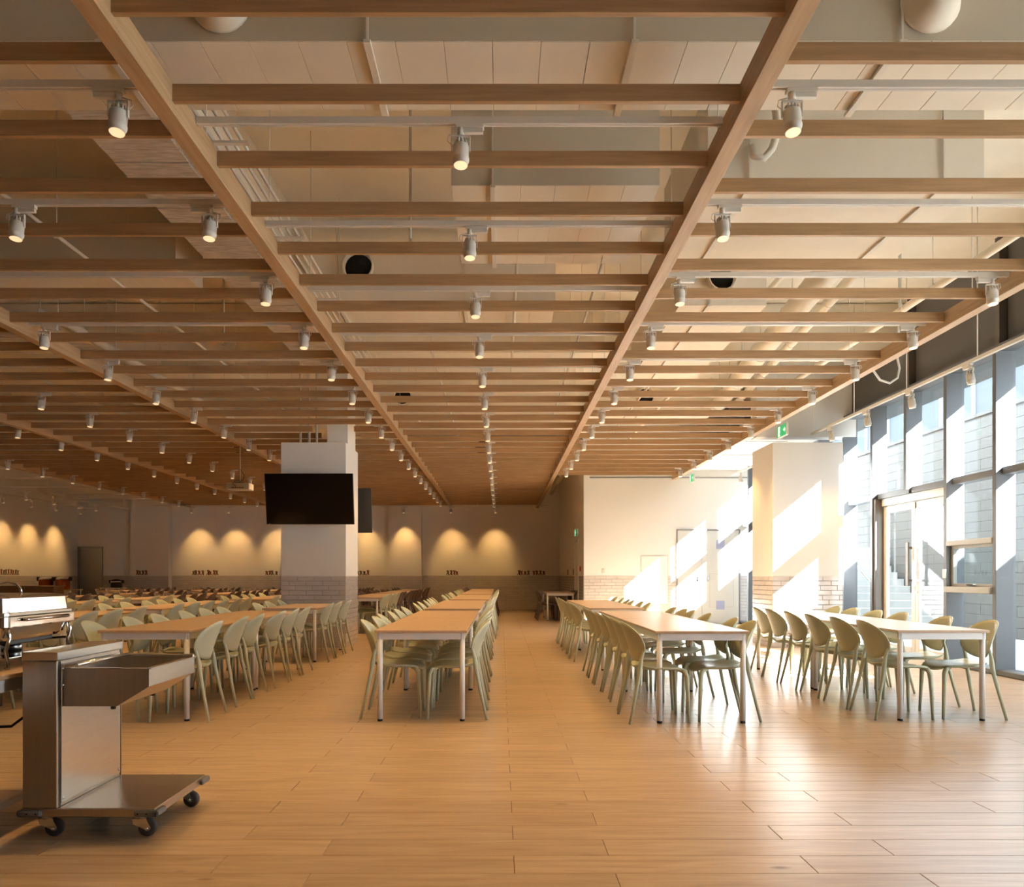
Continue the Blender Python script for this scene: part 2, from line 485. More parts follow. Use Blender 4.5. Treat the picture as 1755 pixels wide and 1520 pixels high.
# plinth and head
yd0, yd1 = FINS[iD-1]+.07, FINS[iD+1]
for a, b in ((1.045, yd0-.07), (yd1+.07, YD)):
    MB().cbox(-.19, a, 0, .05, b, .07, .01).build('plinth', 'aluminium', win)
MB().box(-.22, 1.045, HEAD, .55, YD, HEAD+.06).build('head_rail', 'aluminium', win)
for i, f in enumerate(FINS):
    if f < 1.0: continue
    if i % 2 == (iD % 2):
        y2 = min(f+2.07, YD)
        MB().cbox(-.08, f+.09, HEAD+.10, 0, y2-.02, ZC-.1, .012).build('spandrel_panel', 'spandrel', win)
        MB().box(-.17, f, HEAD+.06, .02, f+.08, ZC).build('spandrel_mullion', 'bronze', win)
MB().box(-.0, 1.045, HEAD+.06, .3, YD, ZC).build('spandrel_back', 'spandrel', win)
# small top-hung casement
ct = thing('casement_frame', 'small tilting aluminium casement set low in the glazing', 'window frame', (XG, FINS[iD-2]+.07, 0))
ct.name = 'casement_window'
yw = .965
MB().cbox(-.22, 0, 1.60, .02, yw, 1.67, .008).build('head_bar', 'casement_metal', ct)
MB().cbox(-.25, 0, .98, .02, yw, 1.06, .008).build('sill_bar', 'casement_metal', ct)
s = MB()
s.cbox(-.15, .01, 1.06, -.10, .055, 1.60, .004); s.cbox(-.15, yw-.055, 1.06, -.10, yw-.01, 1.60, .004)
s.cbox(-.15, .055, 1.06, -.10, yw-.055, 1.10, .004); s.cbox(-.15, .055, 1.56, -.10, yw-.055, 1.60, .004)
s.build('sash', 'casement_metal', ct)
MB().box(-.128, .05, 1.09, -.12, yw-.05, 1.57).build('pane', 'glass', ct)
MB().cbox(-.19, .42, 1.075, -.15, .56, 1.095, .004).build('latch', 'chrome', ct)
sw = MB().cbox(-.012, 0, 0, 0, .075, .12, .003)
tag(sw.build('wall_switch', 'white_plastic', None, (XM-.003, FINS[iD-1]-.004, 1.17)), 'small white switch plate on the mullion beside the glass door', 'switch')
# glazed double door
dr = struct('door_1', (XG, yd0, 0), 'glazed double door to the courtyard'); DW = yd1-yd0
MB().cbox(-.19, DW-.06, 0, .03, DW, TR-.045, .004).build('jamb', 'bronze', dr)
MB().cbox(-.09, 0, 0, .03, .05, TR-.045, .004).build('jamb', 'aluminium', dr)
MB().cbox(-.09, .05, TR-.16, .03, DW-.06, TR-.045, .004).build('door_head', 'white_plastic', dr)
MB().box(-.12, 0, 0, .05, DW, .015).build('threshold', 'aluminium', dr)
lw = (DW-.11)/2
for k in range(2):
    y0 = .05+k*lw
    lf = struct('leaf', (0, y0, 0)); lf.parent = dr; del lf['kind']
    H = TR-.17
    MB().cbox(-.06, .004, .02, -.01, .10, H, .004).build('stile', 'white_plastic', lf)
    MB().cbox(-.06, lw-.10, .02, -.01, lw-.004, H, .004).build('stile', 'white_plastic', lf)
    MB().cbox(-.06, .10, H-.10, -.01, lw-.10, H, .004).build('top_rail', 'white_plastic', lf)
    MB().cbox(-.06, .10, .02, -.01, lw-.10, .14, .004).build('bottom_rail', 'white_plastic', lf)
    MB().box(-.038, .095, .13, -.03, lw-.095, H-.095).build('pane', 'glass', lf)
    hy = lw-.13 if k == 0 else .06
    hb = MB().cbox(-.135, hy, 1.05, -.11, hy+.07, 1.70, .003)
    hb.cbox(-.11, hy+.02, 1.12, -.06, hy+.05, 1.15, .002).cbox(-.11, hy+.02, 1.60, -.06, hy+.05, 1.63, .002)
    hb.build('pull_handle', 'bronze' if k else 'chrome', lf)
    if k == 0:
        MB().lathe([(.018, 0), (.018, .012)], 12, Matrix.Translation((-.06, lw-.05, .96)) @ Matrix.Rotation(-PI/2, 4, 'Y')).build('lock', 'chrome', lf)
MB().cbox(-.075, .05+lw-.03, TR-.27, -.06, .05+lw+.03, TR-.18, .003).build('door_catch', 'bronze', dr)

# ---------------------------------------------------------------- outside
gr = struct('ground_outside', label='paved courtyard outside'); gr.name = 'floor_courtyard'
MB().box(XG+.25, -40, -.3, 60, 60, -.03).build('paving', 'ext_ground', gr)  # out-of-view stretch is an added sunlit plaza bouncing light onto the ceiling
we = struct('wall_courtyard', (10.0, 0, 0), 'courtyard wall of ribbed stone blocks')
MB().box(.02, 4.3, 0, .4, 45, 4.53).build('wall_core', 'ext_joint', we)
BH = .215; BL = 1.15
blk = MB().cbox(-.015, .002, .002, .06, BL-.002, BH-.002, .003).mesh('stone_block', 'stone')
nb = 0
rest = MB()
for r in range(21):
    for n in range(-30, 40):
        y = n*BL + (r % 2)*BL/2
        if 4.3 < y < 43.8:
            if 14.0 < y < 30.5 and nb < 300:
                put('stone_block', blk, we, (0, y, r*BH-.03)); nb += 1
            else:
                rest.box(-.015, y+.004, r*BH-.026, .06, y+BL-.004, r*BH+BH-.034)
tag(rest.build('block_field', 'stone', we), kind='stuff')
MB().box(-.04, 4.3, 4.53, .44, 45, 4.60).build('coping', 'stone', we)
st = thing('outdoor_stair', 'pale concrete outdoor stair seen through the glass door', 'stairs', (8.2, 17.0, -.03))
for k in range(12):
    MB().cbox(0, k*.3, 0, 1.6, k*.3+.32, (k+1)*.165, .006).build('step', 'ext_ground', st)
hr = MB().tube([(.05, .0, .95), (.05, 3.4, 2.85)], .025, 8)
hr.tube([(.05, .1, .1), (.05, .1, 1.0)], .018, 6).tube([(.05, 3.3, 1.9), (.05, 3.3, 2.8)], .018, 6)
hr.build('handrail', 'chrome', st)
fb = thing('courtyard_building', 'blue-grey shaded building rising behind the courtyard wall', 'building', (20, 0, 0))
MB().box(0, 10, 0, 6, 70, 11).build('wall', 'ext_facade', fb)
for i in range(24):
    MB().box(-.08, 11+i*2.4, 4, 0, 11.15+i*2.4, 10.8).build('facade_fin', 'door_white', fb)
for i in range(3):
    MB().box(-.1, 10, 5.2+i*2.1, 0, 70, 5.45+i*2.1).build('floor_band', 'ext_block', fb)
cp = thing('sun_block_canopy', 'added flat canopy out of view, keeping sun off the near windows', 'canopy', (XG+.3, -12, 0))  # out-of-view canopy, added to block direct sun at the near windows
MB().cbox(0, 0, 3.99, 5.2, 16.6, 4.22, .01).build('roof_plate', 'ext_block', cp)
for k in range(5): MB().tube([(5.05, .3+k*4, -.03), (5.05, .3+k*4, 3.99)], .06, 12).build('post', 'aluminium', cp)

# ---------------------------------------------------------------- timber slat ceiling
ZS0, ZS1 = 3.66, 3.75
BEAMS = [-10.9, -7.85, -4.80, -1.753, 1.292, 4.34]
BN = {-10.9: 'far-left', -7.85: 'second left', -4.80: 'third left', -1.753: 'middle bay left', 1.292: 'middle bay right', 4.34: 'window-side'}
BL_ = {-10.9: 'timber ceiling beam furthest left, edging the slatted area', -7.85: 'timber ceiling beam second from the left',
       -4.80: 'timber ceiling beam left of the pillar with the screen', -1.753: 'long timber ceiling beam along the left edge of the middle bay',
       1.292: 'long timber ceiling beam along the right edge of the middle bay', 4.34: 'timber ceiling beam along the window-side edge'}
rod_me = MB().tube([(0, 0, 0), (0, 0, ZC-3.76)], .004, 5).mesh('hanger_rod', 'pipe_paint')
for bx in BEAMS:
    y1 = YD if bx > 4 else YF-.02
    t = thing('timber_beam', BL_[bx], 'beam', (bx, YB, 3.61))
    b = MB()
    if bx == -4.80: pass
    b.cbox(-.05, 0, 0, .05, y1-YB, .15, .003).build('beam_body', 'beam_wood', t)
    y = 4.6
    while y < y1-.3:
        put('hanger_rod', rod_me, t, (0, y-YB, .15)); y += 1.26
BAYS = [('leftmost slatted bay', 0, 1, 1), ('second slatted bay from the left', 1, 2, 0), ('slatted bay over the screen pillar', 2, 3, 1),
        ('middle slatted bay', 3, 4, 0), ('window-side slatted bay', 4, 5, 1)]
SP = .6308
def slat_y(par, k): return 3.374 + SP*k + (SP/2 if par else 0)
sl_cache = {}
def slat_mesh(w):
    k = round(w, 3)
    if k not in sl_cache: sl_cache[k] = MB().cbox(-w/2, 0, 0, w/2, .03, ZS1-ZS0, .0015).mesh('slat', 'slat_wood')
    return sl_cache[k]
for (bn, i, j, par) in BAYS:
    xa, xb = BEAMS[i]+.05, BEAMS[j]-.05
    t = thing('slat_ceiling_bay', 'oak slats of the ' + bn, 'slat ceiling', ((xa+xb)/2, 0, ZS0), group='timber slat ceiling bays')
    ye = YD-.05 if i == 4 else YF-.3
    for k in range(-9, 60):
        y = slat_y(par, k)
        if y > ye: break
        if y < -2.2: continue
        if i == 2 and 12.85 < y < 14.1:
            for a, b_ in ((xa, -3.2), (-2.5, xb)):
                put('slat', slat_mesh(b_-a), t, ((a+b_)/2-(xa+xb)/2, y, 0))
        else:
            put('slat', slat_mesh(xb-xa), t, (0, y, 0))

# ---------------------------------------------------------------- lighting tracks and spotlights
ZT = 3.726
TILT = math.radians(9)
def make_spot(fl):
    # fl = 1 or -1: the side the adapter box points to; the head leans a little
    t = thing('track_spotlight', 'x', 'spotlight', (0, 0, ZT), group='white track spotlights')
    def X(a, b): return (a, b) if fl > 0 else (-b, -a)
    a0, a1 = X(-.03, .13); c0, c1 = X(.0, .125)
    MB().cbox(a0, -.018, -.022, a1, .018, 0, .002).cbox(c0, -.014, -.048, c1, .014, -.022, .002).build('adapter', 'lamp_white', t)
    b = MB().tube([(0, 0, -.02), (0, 0, -.062)], .02, 10)
    b.cbox(-.052, -.008, -.07, .052, .008, -.06, .001)
    b.cbox(-.054, -.009, -.15, -.049, .009, -.062, .001).cbox(.049, -.009, -.15, .054, .009, -.062, .001)
    b.build('bracket', 'lamp_white', t)
    M = Matrix.Translation((0, 0, -.14)) @ Matrix.Rotation(-TILT, 4, 'X') @ Matrix.Translation((0, 0, .14))
    h = MB()
    for k in range(10):
        a = 2*PI*k/10
        h.tube([M @ Vector((.034*math.cos(a), .034*math.sin(a), -.125)), M @ Vector((.034*math.cos(a), .034*math.sin(a), -.095)), M @ Vector((.026*math.cos(a), .026*math.sin(a), -.082))], .0055, 5)
    h.lathe([(.028, -.125), (.028, -.092), (.0, -.09)], 10, M)
    h.build('heat_sink', 'lamp_white', t)
    MB().lathe([(.0, -.116), (.044, -.118), (.0455, -.124), (.0455, -.190), (.048, -.194), (.048, -.206), (.042, -.219), (.040, -.236), (.038, -.236), (.036, -.214), (0, -.213)], 16, M).build('body', 'lamp_white', t)
    MB().lathe([(.0376, -.2362), (.034, -.228), (.030, -.219), (.0, -.2165)], 16, M).build('reflector', 'lamp_glow', t)
    MB().tube([(-.02*fl, 0, -.045), (-.07*fl, .0, -.06), (-.075*fl, 0, -.09), (-.045*fl, 0, -.115)], .003, 5).build('lead', 'lamp_white', t)
    o = bpy.data.objects.new('spot_beam', spot_l); C.objects.link(o); o.parent = t; o.location = M @ Vector((0, 0, -.245)); o.rotation_euler[0] = -TILT
    return t
spot_l = bpy.data.lights.new('spot_beam', 'SPOT'); spot_l.energy = SPOT_W; spot_l.color = WARM; spot_l.spot_size = math.radians(86); spot_l.spot_blend = .9
spot_l.shadow_soft_size = .03
SPOT0 = {}
wash_l = bpy.data.lights.new('wash_beam', 'SPOT'); wash_l.energy = 66; wash_l.color = (1, .56, .19); wash_l.spot_size = math.radians(66); wash_l.spot_blend = 1.0; wash_l.shadow_soft_size = .02
def spot(x, y, z, label, rz=0, aim=None, light=True):
    fl = -1 if abs(rz-PI) < .1 else 1
    if fl < 0: rz = 0
    if fl not in SPOT0:
        r = SPOT0[fl] = make_spot(fl); r.location = (x, y, z); r.rotation_euler = (0, 0, rz); r['label'] = label
    else:
        r = dup(SPOT0[fl], (x, y, z), rz, label)
    if aim is not None:
        for c in list(r.children):
            if c.type == 'LIGHT':
                c.data = wash_l
                d = Vector(aim)-(Vector((x, y, z))+Vector((0, 0, -.25)))
                M = Matrix.Rotation(-rz, 4, 'Z').to_3x3()
                c.rotation_euler = (M @ d).to_track_quat('-Z', 'Y').to_euler()
    return r
tr_cache = {}
def track_mesh(w, ax='x'):
    k = (round(w, 3), ax)
    if k not in tr_cache:
        b = MB()
        if ax == 'x':
            b.box(-w/2, -.018, .006, w/2, .018, .038).box(-w/2, -.018, 0, w/2, -.006, .006).box(-w/2, .006, 0, w/2, .018, .006)
        else:
            b.box(-.018, -w/2, .006, .018, w/2, .038).box(-.018, -w/2, 0, -.006, w/2, .006).box(.006, -w/2, 0, .018, w/2, .006)
        tr_cache[k] = b.mesh('lighting_track', 'lamp_white')
    return tr_cache[k]
LINES = {'middle slatted bay': [(-.225, 'the middle bay', 0)],
         'window-side slatted bay': [(1.51, 'the left edge of the window-side bay', 0), (4.15, 'the right edge of the window-side bay', PI)],
         'slatted bay over the screen pillar': [(-1.985, 'the right edge of the screen pillar bay', PI), (-4.60, 'the left edge of the screen pillar bay', 0)],
         'second slatted bay from the left': [(-6.32, 'the second bay from the left', 0)],
         'leftmost slatted bay': [(-8.02, 'the right edge of the leftmost bay', PI), (-10.60, 'the left edge of the leftmost bay', 0)]}
for (bn, i, j, par) in BAYS:
    xa, xb = BEAMS[i]+.052, BEAMS[j]-.052
    ys0 = 4.011 if par else 4.331
    k0 = {0: 5, 1: 2, 2: 0, 3: 0, 4: 0}[i]
    yend = {0: 26.5, 1: 26.5, 2: 26.5, 3: 26.5, 4: YD-.3}[i]
    k = -4 if i >= 2 else k0; cnt = 0; cl = {}
    while True:
        y = ys0 + 1.2616*k
        if y > yend: break
        cnt += 1
        if y < 3.8:
            cnt = 0
            for (lx, ln, rz) in LINES[bn]:     # rows behind the viewer, same lamps
                if k % 2 == 0: spot(lx, y, ZT, 'spotlight behind the view, %s of %s' % (nth(5+k), ln), rz)
            tag(put('lighting_track', track_mesh(xb-xa), None, ((xa+xb)/2, y, ZT)), 'white lighting track overhead behind the view, %s in the %s' % (nth(5+k), bn), 'track', 'lighting tracks across the slat bays')
            k += 1; continue
        segs = [(xa, xb)]
        if i == 2 and 12.8 < y < 14.2: segs = [(xa, -3.0), (-2.58, xb)] if False else [(xa, -3.72), (-2.55, xb)]
        for si, (a, b) in enumerate(segs):
            lb = 'white lighting track, %s back in the %s' % (nth(cnt), bn)
            if len(segs) > 1: lb += ', ' + ('left part' if si == 0 else 'right part')
            tag(put('lighting_track', track_mesh(b-a), None, ((a+b)/2, y, ZT)), lb, 'track', 'lighting tracks across the slat bays')
        for (lx, ln, rz) in LINES[bn]:
            if lx*1325/y < -900: continue
            if lx*1325/y > 930: continue
            cl[ln] = cl.get(ln, 0)+1
            spot(lx, y, ZT, 'white track spotlight, %s back along %s' % (nth(cl[ln]), ln), rz)
        if i == 2 and abs(y-5.27) < .1:
            spot(-3.30, y, ZT, 'white track spotlight at the far left of the second track, beside the beam', 0)
        k += 1

# track hung along the windows
wt = thing('window_track', 'long white lighting track hung along the windows', 'track', (5.30, 6.6, 3.60), group='suspended tracks')
put('rail', track_mesh(13.2, 'y'), wt)
for k in range(9):
    MB().tube([(0, -5.5+k*1.5, .038), (0, -5.5+k*1.5, ZC-3.60)], .006, 6).build('hanger_rod', 'pipe_paint', wt)
for k, y in enumerate((8.73, 9.98, 11.18, 12.40)):
    spot(5.30, y, 3.60, 'white spotlight, %s along the track hung by the windows' % nth(k+1), PI/2)
wt2 = thing('alcove_track', 'short white lighting track below the soffit behind the sunlit pillar', 'track', (5.55, 16.6, 3.60), group='suspended tracks')
put('rail', track_mesh(4.0, 'y'), wt2)
for k in range(3): MB().tube([(0, -1.6+k*1.6, .038), (0, -1.6+k*1.6, .25)], .006, 6).build('hanger_rod', 'pipe_paint', wt2)
spot(5.55, 17.9, 3.60, 'white spotlight on the short track behind the sunlit pillar', PI/2)
# far-left tracks
for nm, X, z, ys, ln in (('a', -12.9, 3.50, (19.7, 21.0, 22.3, 23.6, 24.6), 'inner'), ('b', -14.1, 3.50, (20.6, 21.9, 23.2, 24.5, 25.9), 'outer')):
    t = thing('suspended_track', 'white %s lighting track hung along the left wall' % ln, 'track', (X, 22.0, z), group='suspended tracks')
    put('rail', track_mesh(9.6, 'y'), t)
    for k in range(5): MB().tube([(0, -4.4+k*2.2, .038), (0, -4.4+k*2.2, ZC-z)], .006, 6).build('hanger_rod', 'pipe_paint', t)
    for k, y in enumerate(ys):
        spot(X, y, z, 'white spotlight, %s along the %s track by the left wall' % (nth(k+1), ln), PI/2, aim=(XL, y+.05, 2.1) if nm == 'b' else None)
# far-wall washers
fw = thing('suspended_track', 'white lighting track hung in front of the far wall', 'track', (-5.2, 26.62, 3.60), group='suspended tracks')
put('rail', track_mesh(13.6, 'x'), fw)
for k in range(7): MB().tube([(-6.6+k*2.2, 0, .038), (-6.6+k*2.2, 0, .16)], .006, 6).build('hanger_rod', 'pipe_paint', fw)
for k, x in enumerate((-10.65, -9.37, -7.9, -4.75, -3.35, -1.72, -.19)):
    spot(x, 26.62, 3.60, 'white wall-washing spotlight, %s from left before the far wall' % nth(k+1), 0, aim=(x, YF-(.28 if k == 4 else 0), 1.95))

# ---------------------------------------------------------------- services above the slats
def duct(label, x0, x1, y0, y1, z0, z1, pw=.27, panels=True, m='duct_grey'):
    t = thing('air_duct', label, 'duct', (x0, y0, z0))
    MB().box(0, 0, .012, x1-x0, y1-y0, z1-z0).build('duct_body', m, t)
    if panels:
        n = max(1, int(round((x1-x0)/pw))); w = (x1-x0)/n
        me = MB().cbox(.0018, .002, .006, w-.0018, y1-y0-.002, .014, .0015).mesh('panel', 'duct_paint')
        for k in range(n): put('panel', me, t, (k*w, 0, 0))
    else:
        MB().box(0, 0, 0, x1-x0, y1-y0, .012).build('underside', 'duct_paint', t)
    for k in range(max(2, int((x1-x0)/1.4))):
        x = .3+k*1.4
        if x > x1-x0: break
        MB().cbox(x-.02, -.03, -.02, x+.02, y1-y0+.03, 0, .002).box(x-.006, -.02, 0, x+.006, -.008, ZC-z0).build('hanger_strap', 'pipe_paint', t)
    return t
dA = duct('wide panelled duct crossing nearest overhead', -8.0, 5.6, 4.06, 4.66, 4.0, 4.75, .256)
dB = duct('short panelled duct over the middle bay', -.36, 1.15, 5.6, 7.0, 4.02, 4.62, .25)
dC = duct('smooth cream duct over the window-side bay', 1.5, 3.5, 5.6, 7.1, 4.02, 4.75, .27, False, 'duct_paint')
dD = duct('square duct with a black round outlet over the window-side bay', 1.85, 2.75, 8.0, 11.0, 4.0, 4.52, .3, False, 'duct_paint')
dE = duct('panelled duct with a black round outlet left of the middle bay', -2.1, .6, 8.5, 9.5, 4.2, 4.85, .27, True, 'duct_paint')
dF = duct('long duct with round outlets crossing above the screen pillar', -7.5, 4.0, 14.6, 15.2, 4.25, 4.9, .4, True, 'duct_paint')
dG = duct('panelled duct crossing over the left bays', -11.5, -3.2, 7.6, 8.3, 4.25, 4.85, .3, True, 'duct_grey')
dH = duct('long duct crossing near the far end', -10.5, 3.5, 20.5, 21.2, 4.3, 4.9, .5, False, 'duct_paint')
def outlet(parent, x, z, r):
    b = MB(); M = Matrix.Translation((x, 0, z)) @ Matrix.Rotation(PI/2, 4, 'X')
    b.lathe([(r, 0), (r, .10), (r-.015, .10), (r-.02, .01)], 20, M); o = b.build('outlet_collar', 'duct_paint', parent)
    MB().lathe([(r-.018, .012), (0, .014)], 20, M).build('outlet_mouth', 'dark_hole', o)
outlet(dD, .42, .27, .15); outlet(dE, .54, .38, .17)
for x in (-6.75+7.5, -1.85+7.5, 2.72+7.5): outlet(dF, x, .33, .17)
for x in (-6.9+10.5, -.5+10.5): outlet(dH, x, .3, .2)
for x in (-1.47+8, 2.25+8):
    M = Matrix.Translation((x, 0, .20)) @ Matrix.Rotation(PI/2, 4, 'X')
    MB().lathe([(.155, 0), (.155, .02), (.14, .03), (.125, .08), (.09, .125), (.045, .145), (0, .15)], 24, M).build('end_dome', 'duct_paint', dA)
rb = thing('concrete_downstand', 'rough board-marked concrete beam above the left bay', 'beam', (-2.62, 4.9, 4.3))
MB().box(-.28, 0, .02, .28, 6.6, ZC-4.305).build('beam_body', 'ceiling_paint', rb)
for k in range(36):
    MB().cbox(-.28, k*.18, 0+random.uniform(-.006, .003), .28, k*.18+.176, .03, .004).build('board_mark', 'rough_concrete', rb)
cb = thing('concrete_downstand', 'deep painted concrete beam crossing over the middle of the hall', 'beam', (-5, 11.6, 4.55))
MB().cbox(-9.5, 0, 0, 11.1, .5, ZC-4.56, .01).build('beam_body', 'ceiling_paint', cb)
cb2 = thing('concrete_downstand', 'painted concrete beam crossing over the far part of the hall', 'beam', (-5, 17.6, 4.55))
MB().cbox(-9.5, 0, 0, 7, .5, ZC-4.56, .01).build('beam_body', 'ceiling_paint', cb2)
pb = thing('conduit_bundle', 'bundle of four thin white conduits beside the middle bay beam', 'pipes', (-1.88, 4.8, 4.2))
for k in range(4):
    MB().tube([(-.10+k*.065, 0, 0), (-.10+k*.065, 7, 0)], .013, 8).build('conduit', 'pipe_paint', pb)
for k in range(5):
    MB().cbox(-.15, .5+k*1.5, -.03, .15, .54+k*1.5, -.012, .002).build('support_bar', 'pipe_paint', pb)
def rpipe(label, x, z, y0, y1, r, n=14, x1=None):
    t = thing('round_duct', label, 'duct', (x, y0, z))
    MB().tube([(0, 0, 0), ((x1-x) if x1 is not None else 0, y1-y0, 0)], r, n).build('duct_tube', 'duct_paint', t)
    k = .5
    while k < y1-y0:
        dx = ((x1-x) if x1 is not None else 0)*k/(y1-y0)
        MB().tube([(dx, k, 0), (dx, k+.02, 0)], r+.008, n).build('collar_ring', 'pipe_paint', t)
        MB().tube([(dx, k, r), (dx, k, ZC-z)], .005, 5).build('hanger_rod', 'pipe_paint', t); k += 1.6
rpipe('round white duct slanting over the window-side bay', 3.3, 4.36, 7.2, 14.3, .14, 14, 4.0)
rpipe('slimmer white pipe beside the slanting round duct', 3.65, 4.42, 7.0, 14.3, .06, 10, 4.38)
rpipe('white pipe over the right of the window-side bay', 4.75, 4.35, 4.8, 13.2, .045, 10)
rpipe('thin white pipe over the left of the window-side bay', 2.95, 4.35, 6.8, 18.5, .03, 8)
rpipe('white pipe running over the left bays', -5.12, 4.18, 9.0, 26, .05, 10)
rpipe('grey pipe dropping beside the service block', 1.75, 4.1, 18.5, 27, .07, 10)
for k, (x, y, z0) in enumerate(((-6.3, 10.2, 4.4), (-5.6, 10.2, 4.4))):
    t = thing('cable_tray', 'perforated cable tray over the left bays, %s one' % ('left' if k == 0 else 'right'), 'cable tray', (x, 9.0, 4.25))
    MB().box(-.22, 0, 0, -.2, 5.4, .07).build('tray_side', 'pipe_paint', t); MB().box(.2, 0, 0, .22, 5.4, .07).build('tray_side', 'pipe_paint', t)
    me = MB().box(-.2, 0, 0, .2, .06, .008).mesh('tray_rung', 'pipe_paint')
    for q in range(36): put('tray_rung', me, t, (0, q*.15, 0))
    for q in range(4): MB().tube([(0, .4+q*1.6, .0), (0, .4+q*1.6, ZC-4.25)], .006, 6).build('hanger_rod', 'pipe_paint', t)
fh = MB().tube([(0, 0, 1.075), (0, 0, .35), (.02, 0, .15), (-.02, 0, .02), (-.08, 0, -.05), (-.15, 0, -.03), (-.17, 0, .04)], .028, 10)
tag(fh.build('flexible_hose', 'pipe_paint', None, (1.95, 5.50, 4.22)), 'curled white flexible hose above the window-side bay', 'hose')
fc = MB().tube([(0, 0, .15), (.05, 0, -.02), (.16, 0, -.14), (.30, 0, -.17), (.41, 0, -.10), (.44, 0, .02), (.41, 0, .14), (.40, 0, .26), (.44, 0, .6), (.44, 0, 1.575)], .014, 8)
fco = fc.build('white_cable', 'white_plastic', None, (4.45, 9.35, 3.72)); tag(fco, 'looped white cable hanging before the dark panels over the windows', 'cable')
fco.rotation_euler[2] = .25
pl = thing('pendant_lamp', 'small white dome pendant among the slats of the window-side bay', 'lamp', (3.72, 12.08, 3.86))
MB().lathe([(.13, 0), (.125, .025), (.07, .075), (.03, .10), (0, .10)], 18).build('shade', 'lamp_white', pl)
MB().tube([(0, 0, .1), (0, 0, ZC-3.86)], .005, 6).build('cord', 'lamp_white', pl)
MB().lathe([(.10, .004), (0, .002)], 16).build('diffuser', 'white_sign', pl)
for k, (x, y0, y1, z, lb) in enumerate(((.15, 7.1, 11.5, 4.12, 'thin white conduit over the centre of the middle bay'), (.95, 7.2, 14.3, 4.12, 'thin white conduit over the right of the middle bay'),
        (-3.85, 4.8, 14.3, 4.15, 'thin white conduit over the pillar bay'), (-.9, 9.7, 20, 4.12, 'thin white conduit over the left of the middle bay'), (2.3, 11.2, 19, 4.15, 'thin white conduit over the middle of the window-side bay'),
        (-6.9, 8.4, 20, 4.15, 'thin white conduit over the second left bay'))):
    t = thing('ceiling_conduit', lb, 'pipe', (x, y0, z), group='thin conduits above the slats')
    MB().tube([(0, 0, 0), (0, y1-y0, 0)], .016, 8).build('pipe', 'pipe_paint', t)
    q = .4
    while q < y1-y0:
        if 11.5 < y0+q < 12.2 or 17.5 < y0+q < 18.2: q += .8; continue
        MB().tube([(0, q, 0), (0, q, ZC-z)], .004, 5).build('hanger_rod', 'pipe_paint', t); MB().cbox(-.025, q-.012, -.02, .025, q+.012, .02, .002).build('clip', 'pipe_paint', t); q += 1.5
for k, (x, y, lb) in enumerate(((-.75, 6.4, 'white sprinkler head over the middle bay'), (3.0, 9.6, 'white sprinkler head over the window-side bay'), (-3.3, 9.2, 'white sprinkler head over the pillar bay'))):
    t = thing('sprinkler_drop', lb, 'sprinkler', (x, y, 3.95), group='sprinkler drops')
    MB().tube([(0, 0, .04), (0, 0, ZC-3.95)], .012, 8).build('drop_pipe', 'pipe_paint', t)
    MB().lathe([(.03, 0), (.03, .004), (.012, .012), (.012, .04)], 12).build('head', 'chrome', t)
# far-left white ceiling beams
for k, y in enumerate((19.0, 21.0, 23.0, 25.0, 26.6)):
    t = tag(MB().cbox(XL, 0, 0, -10.96, .25, .5, .008).build('ceiling_beam', 'wall_paint', None, (0, y, 3.86)), 'white downstand beam over the left end, %s back' % nth(k+1), 'beam', 'white downstand beams at the left')

# ---------------------------------------------------------------- tables
TW, TL, TH = .76, 1.80, .753
def make_table():
    t = thing('dining_table', 'x', 'table', (0, 0, 0), group='pale wood dining tables')
    MB().cbox(-TW/2, 0, TH-.022, TW/2, TL, TH, .003).build('tabletop', 'table_top', t)
    f = MB(); z0, z1 = TH-.078, TH-.022
    f.cbox(-TW/2+.02, .02, z0, TW/2-.02, .045, z1, .002).cbox(-TW/2+.02, TL-.045, z0, TW/2-.02, TL-.02, z1, .002)
    f.cbox(-TW/2+.02, .045, z0, -TW/2+.045, TL-.045, z1, .002).cbox(TW/2-.045, .045, z0, TW/2-.02, TL-.045, z1, .002)
    f.build('apron', 'table_metal', t)
    for sx in (-1, 1):
        for yy in (.04, TL-.04):
            lg = MB().tube([(sx*(TW/2-.04), yy, .018), (sx*(TW/2-.04), yy, TH-.022)], .0225, 14).build('leg', 'table_metal', t)
            MB().tube([(sx*(TW/2-.04), yy, 0), (sx*(TW/2-.04), yy, .02)], .021, 12).build('foot', 'black_foot', lg)
    return t
table0 = make_table(); tused = [False]
def table(x, y, label):
    if not tused[0]:
        tused[0] = True; table0.location = (x, y, 0); table0['label'] = label; return table0
    return dup(table0, (x, y, 0), 0, label)

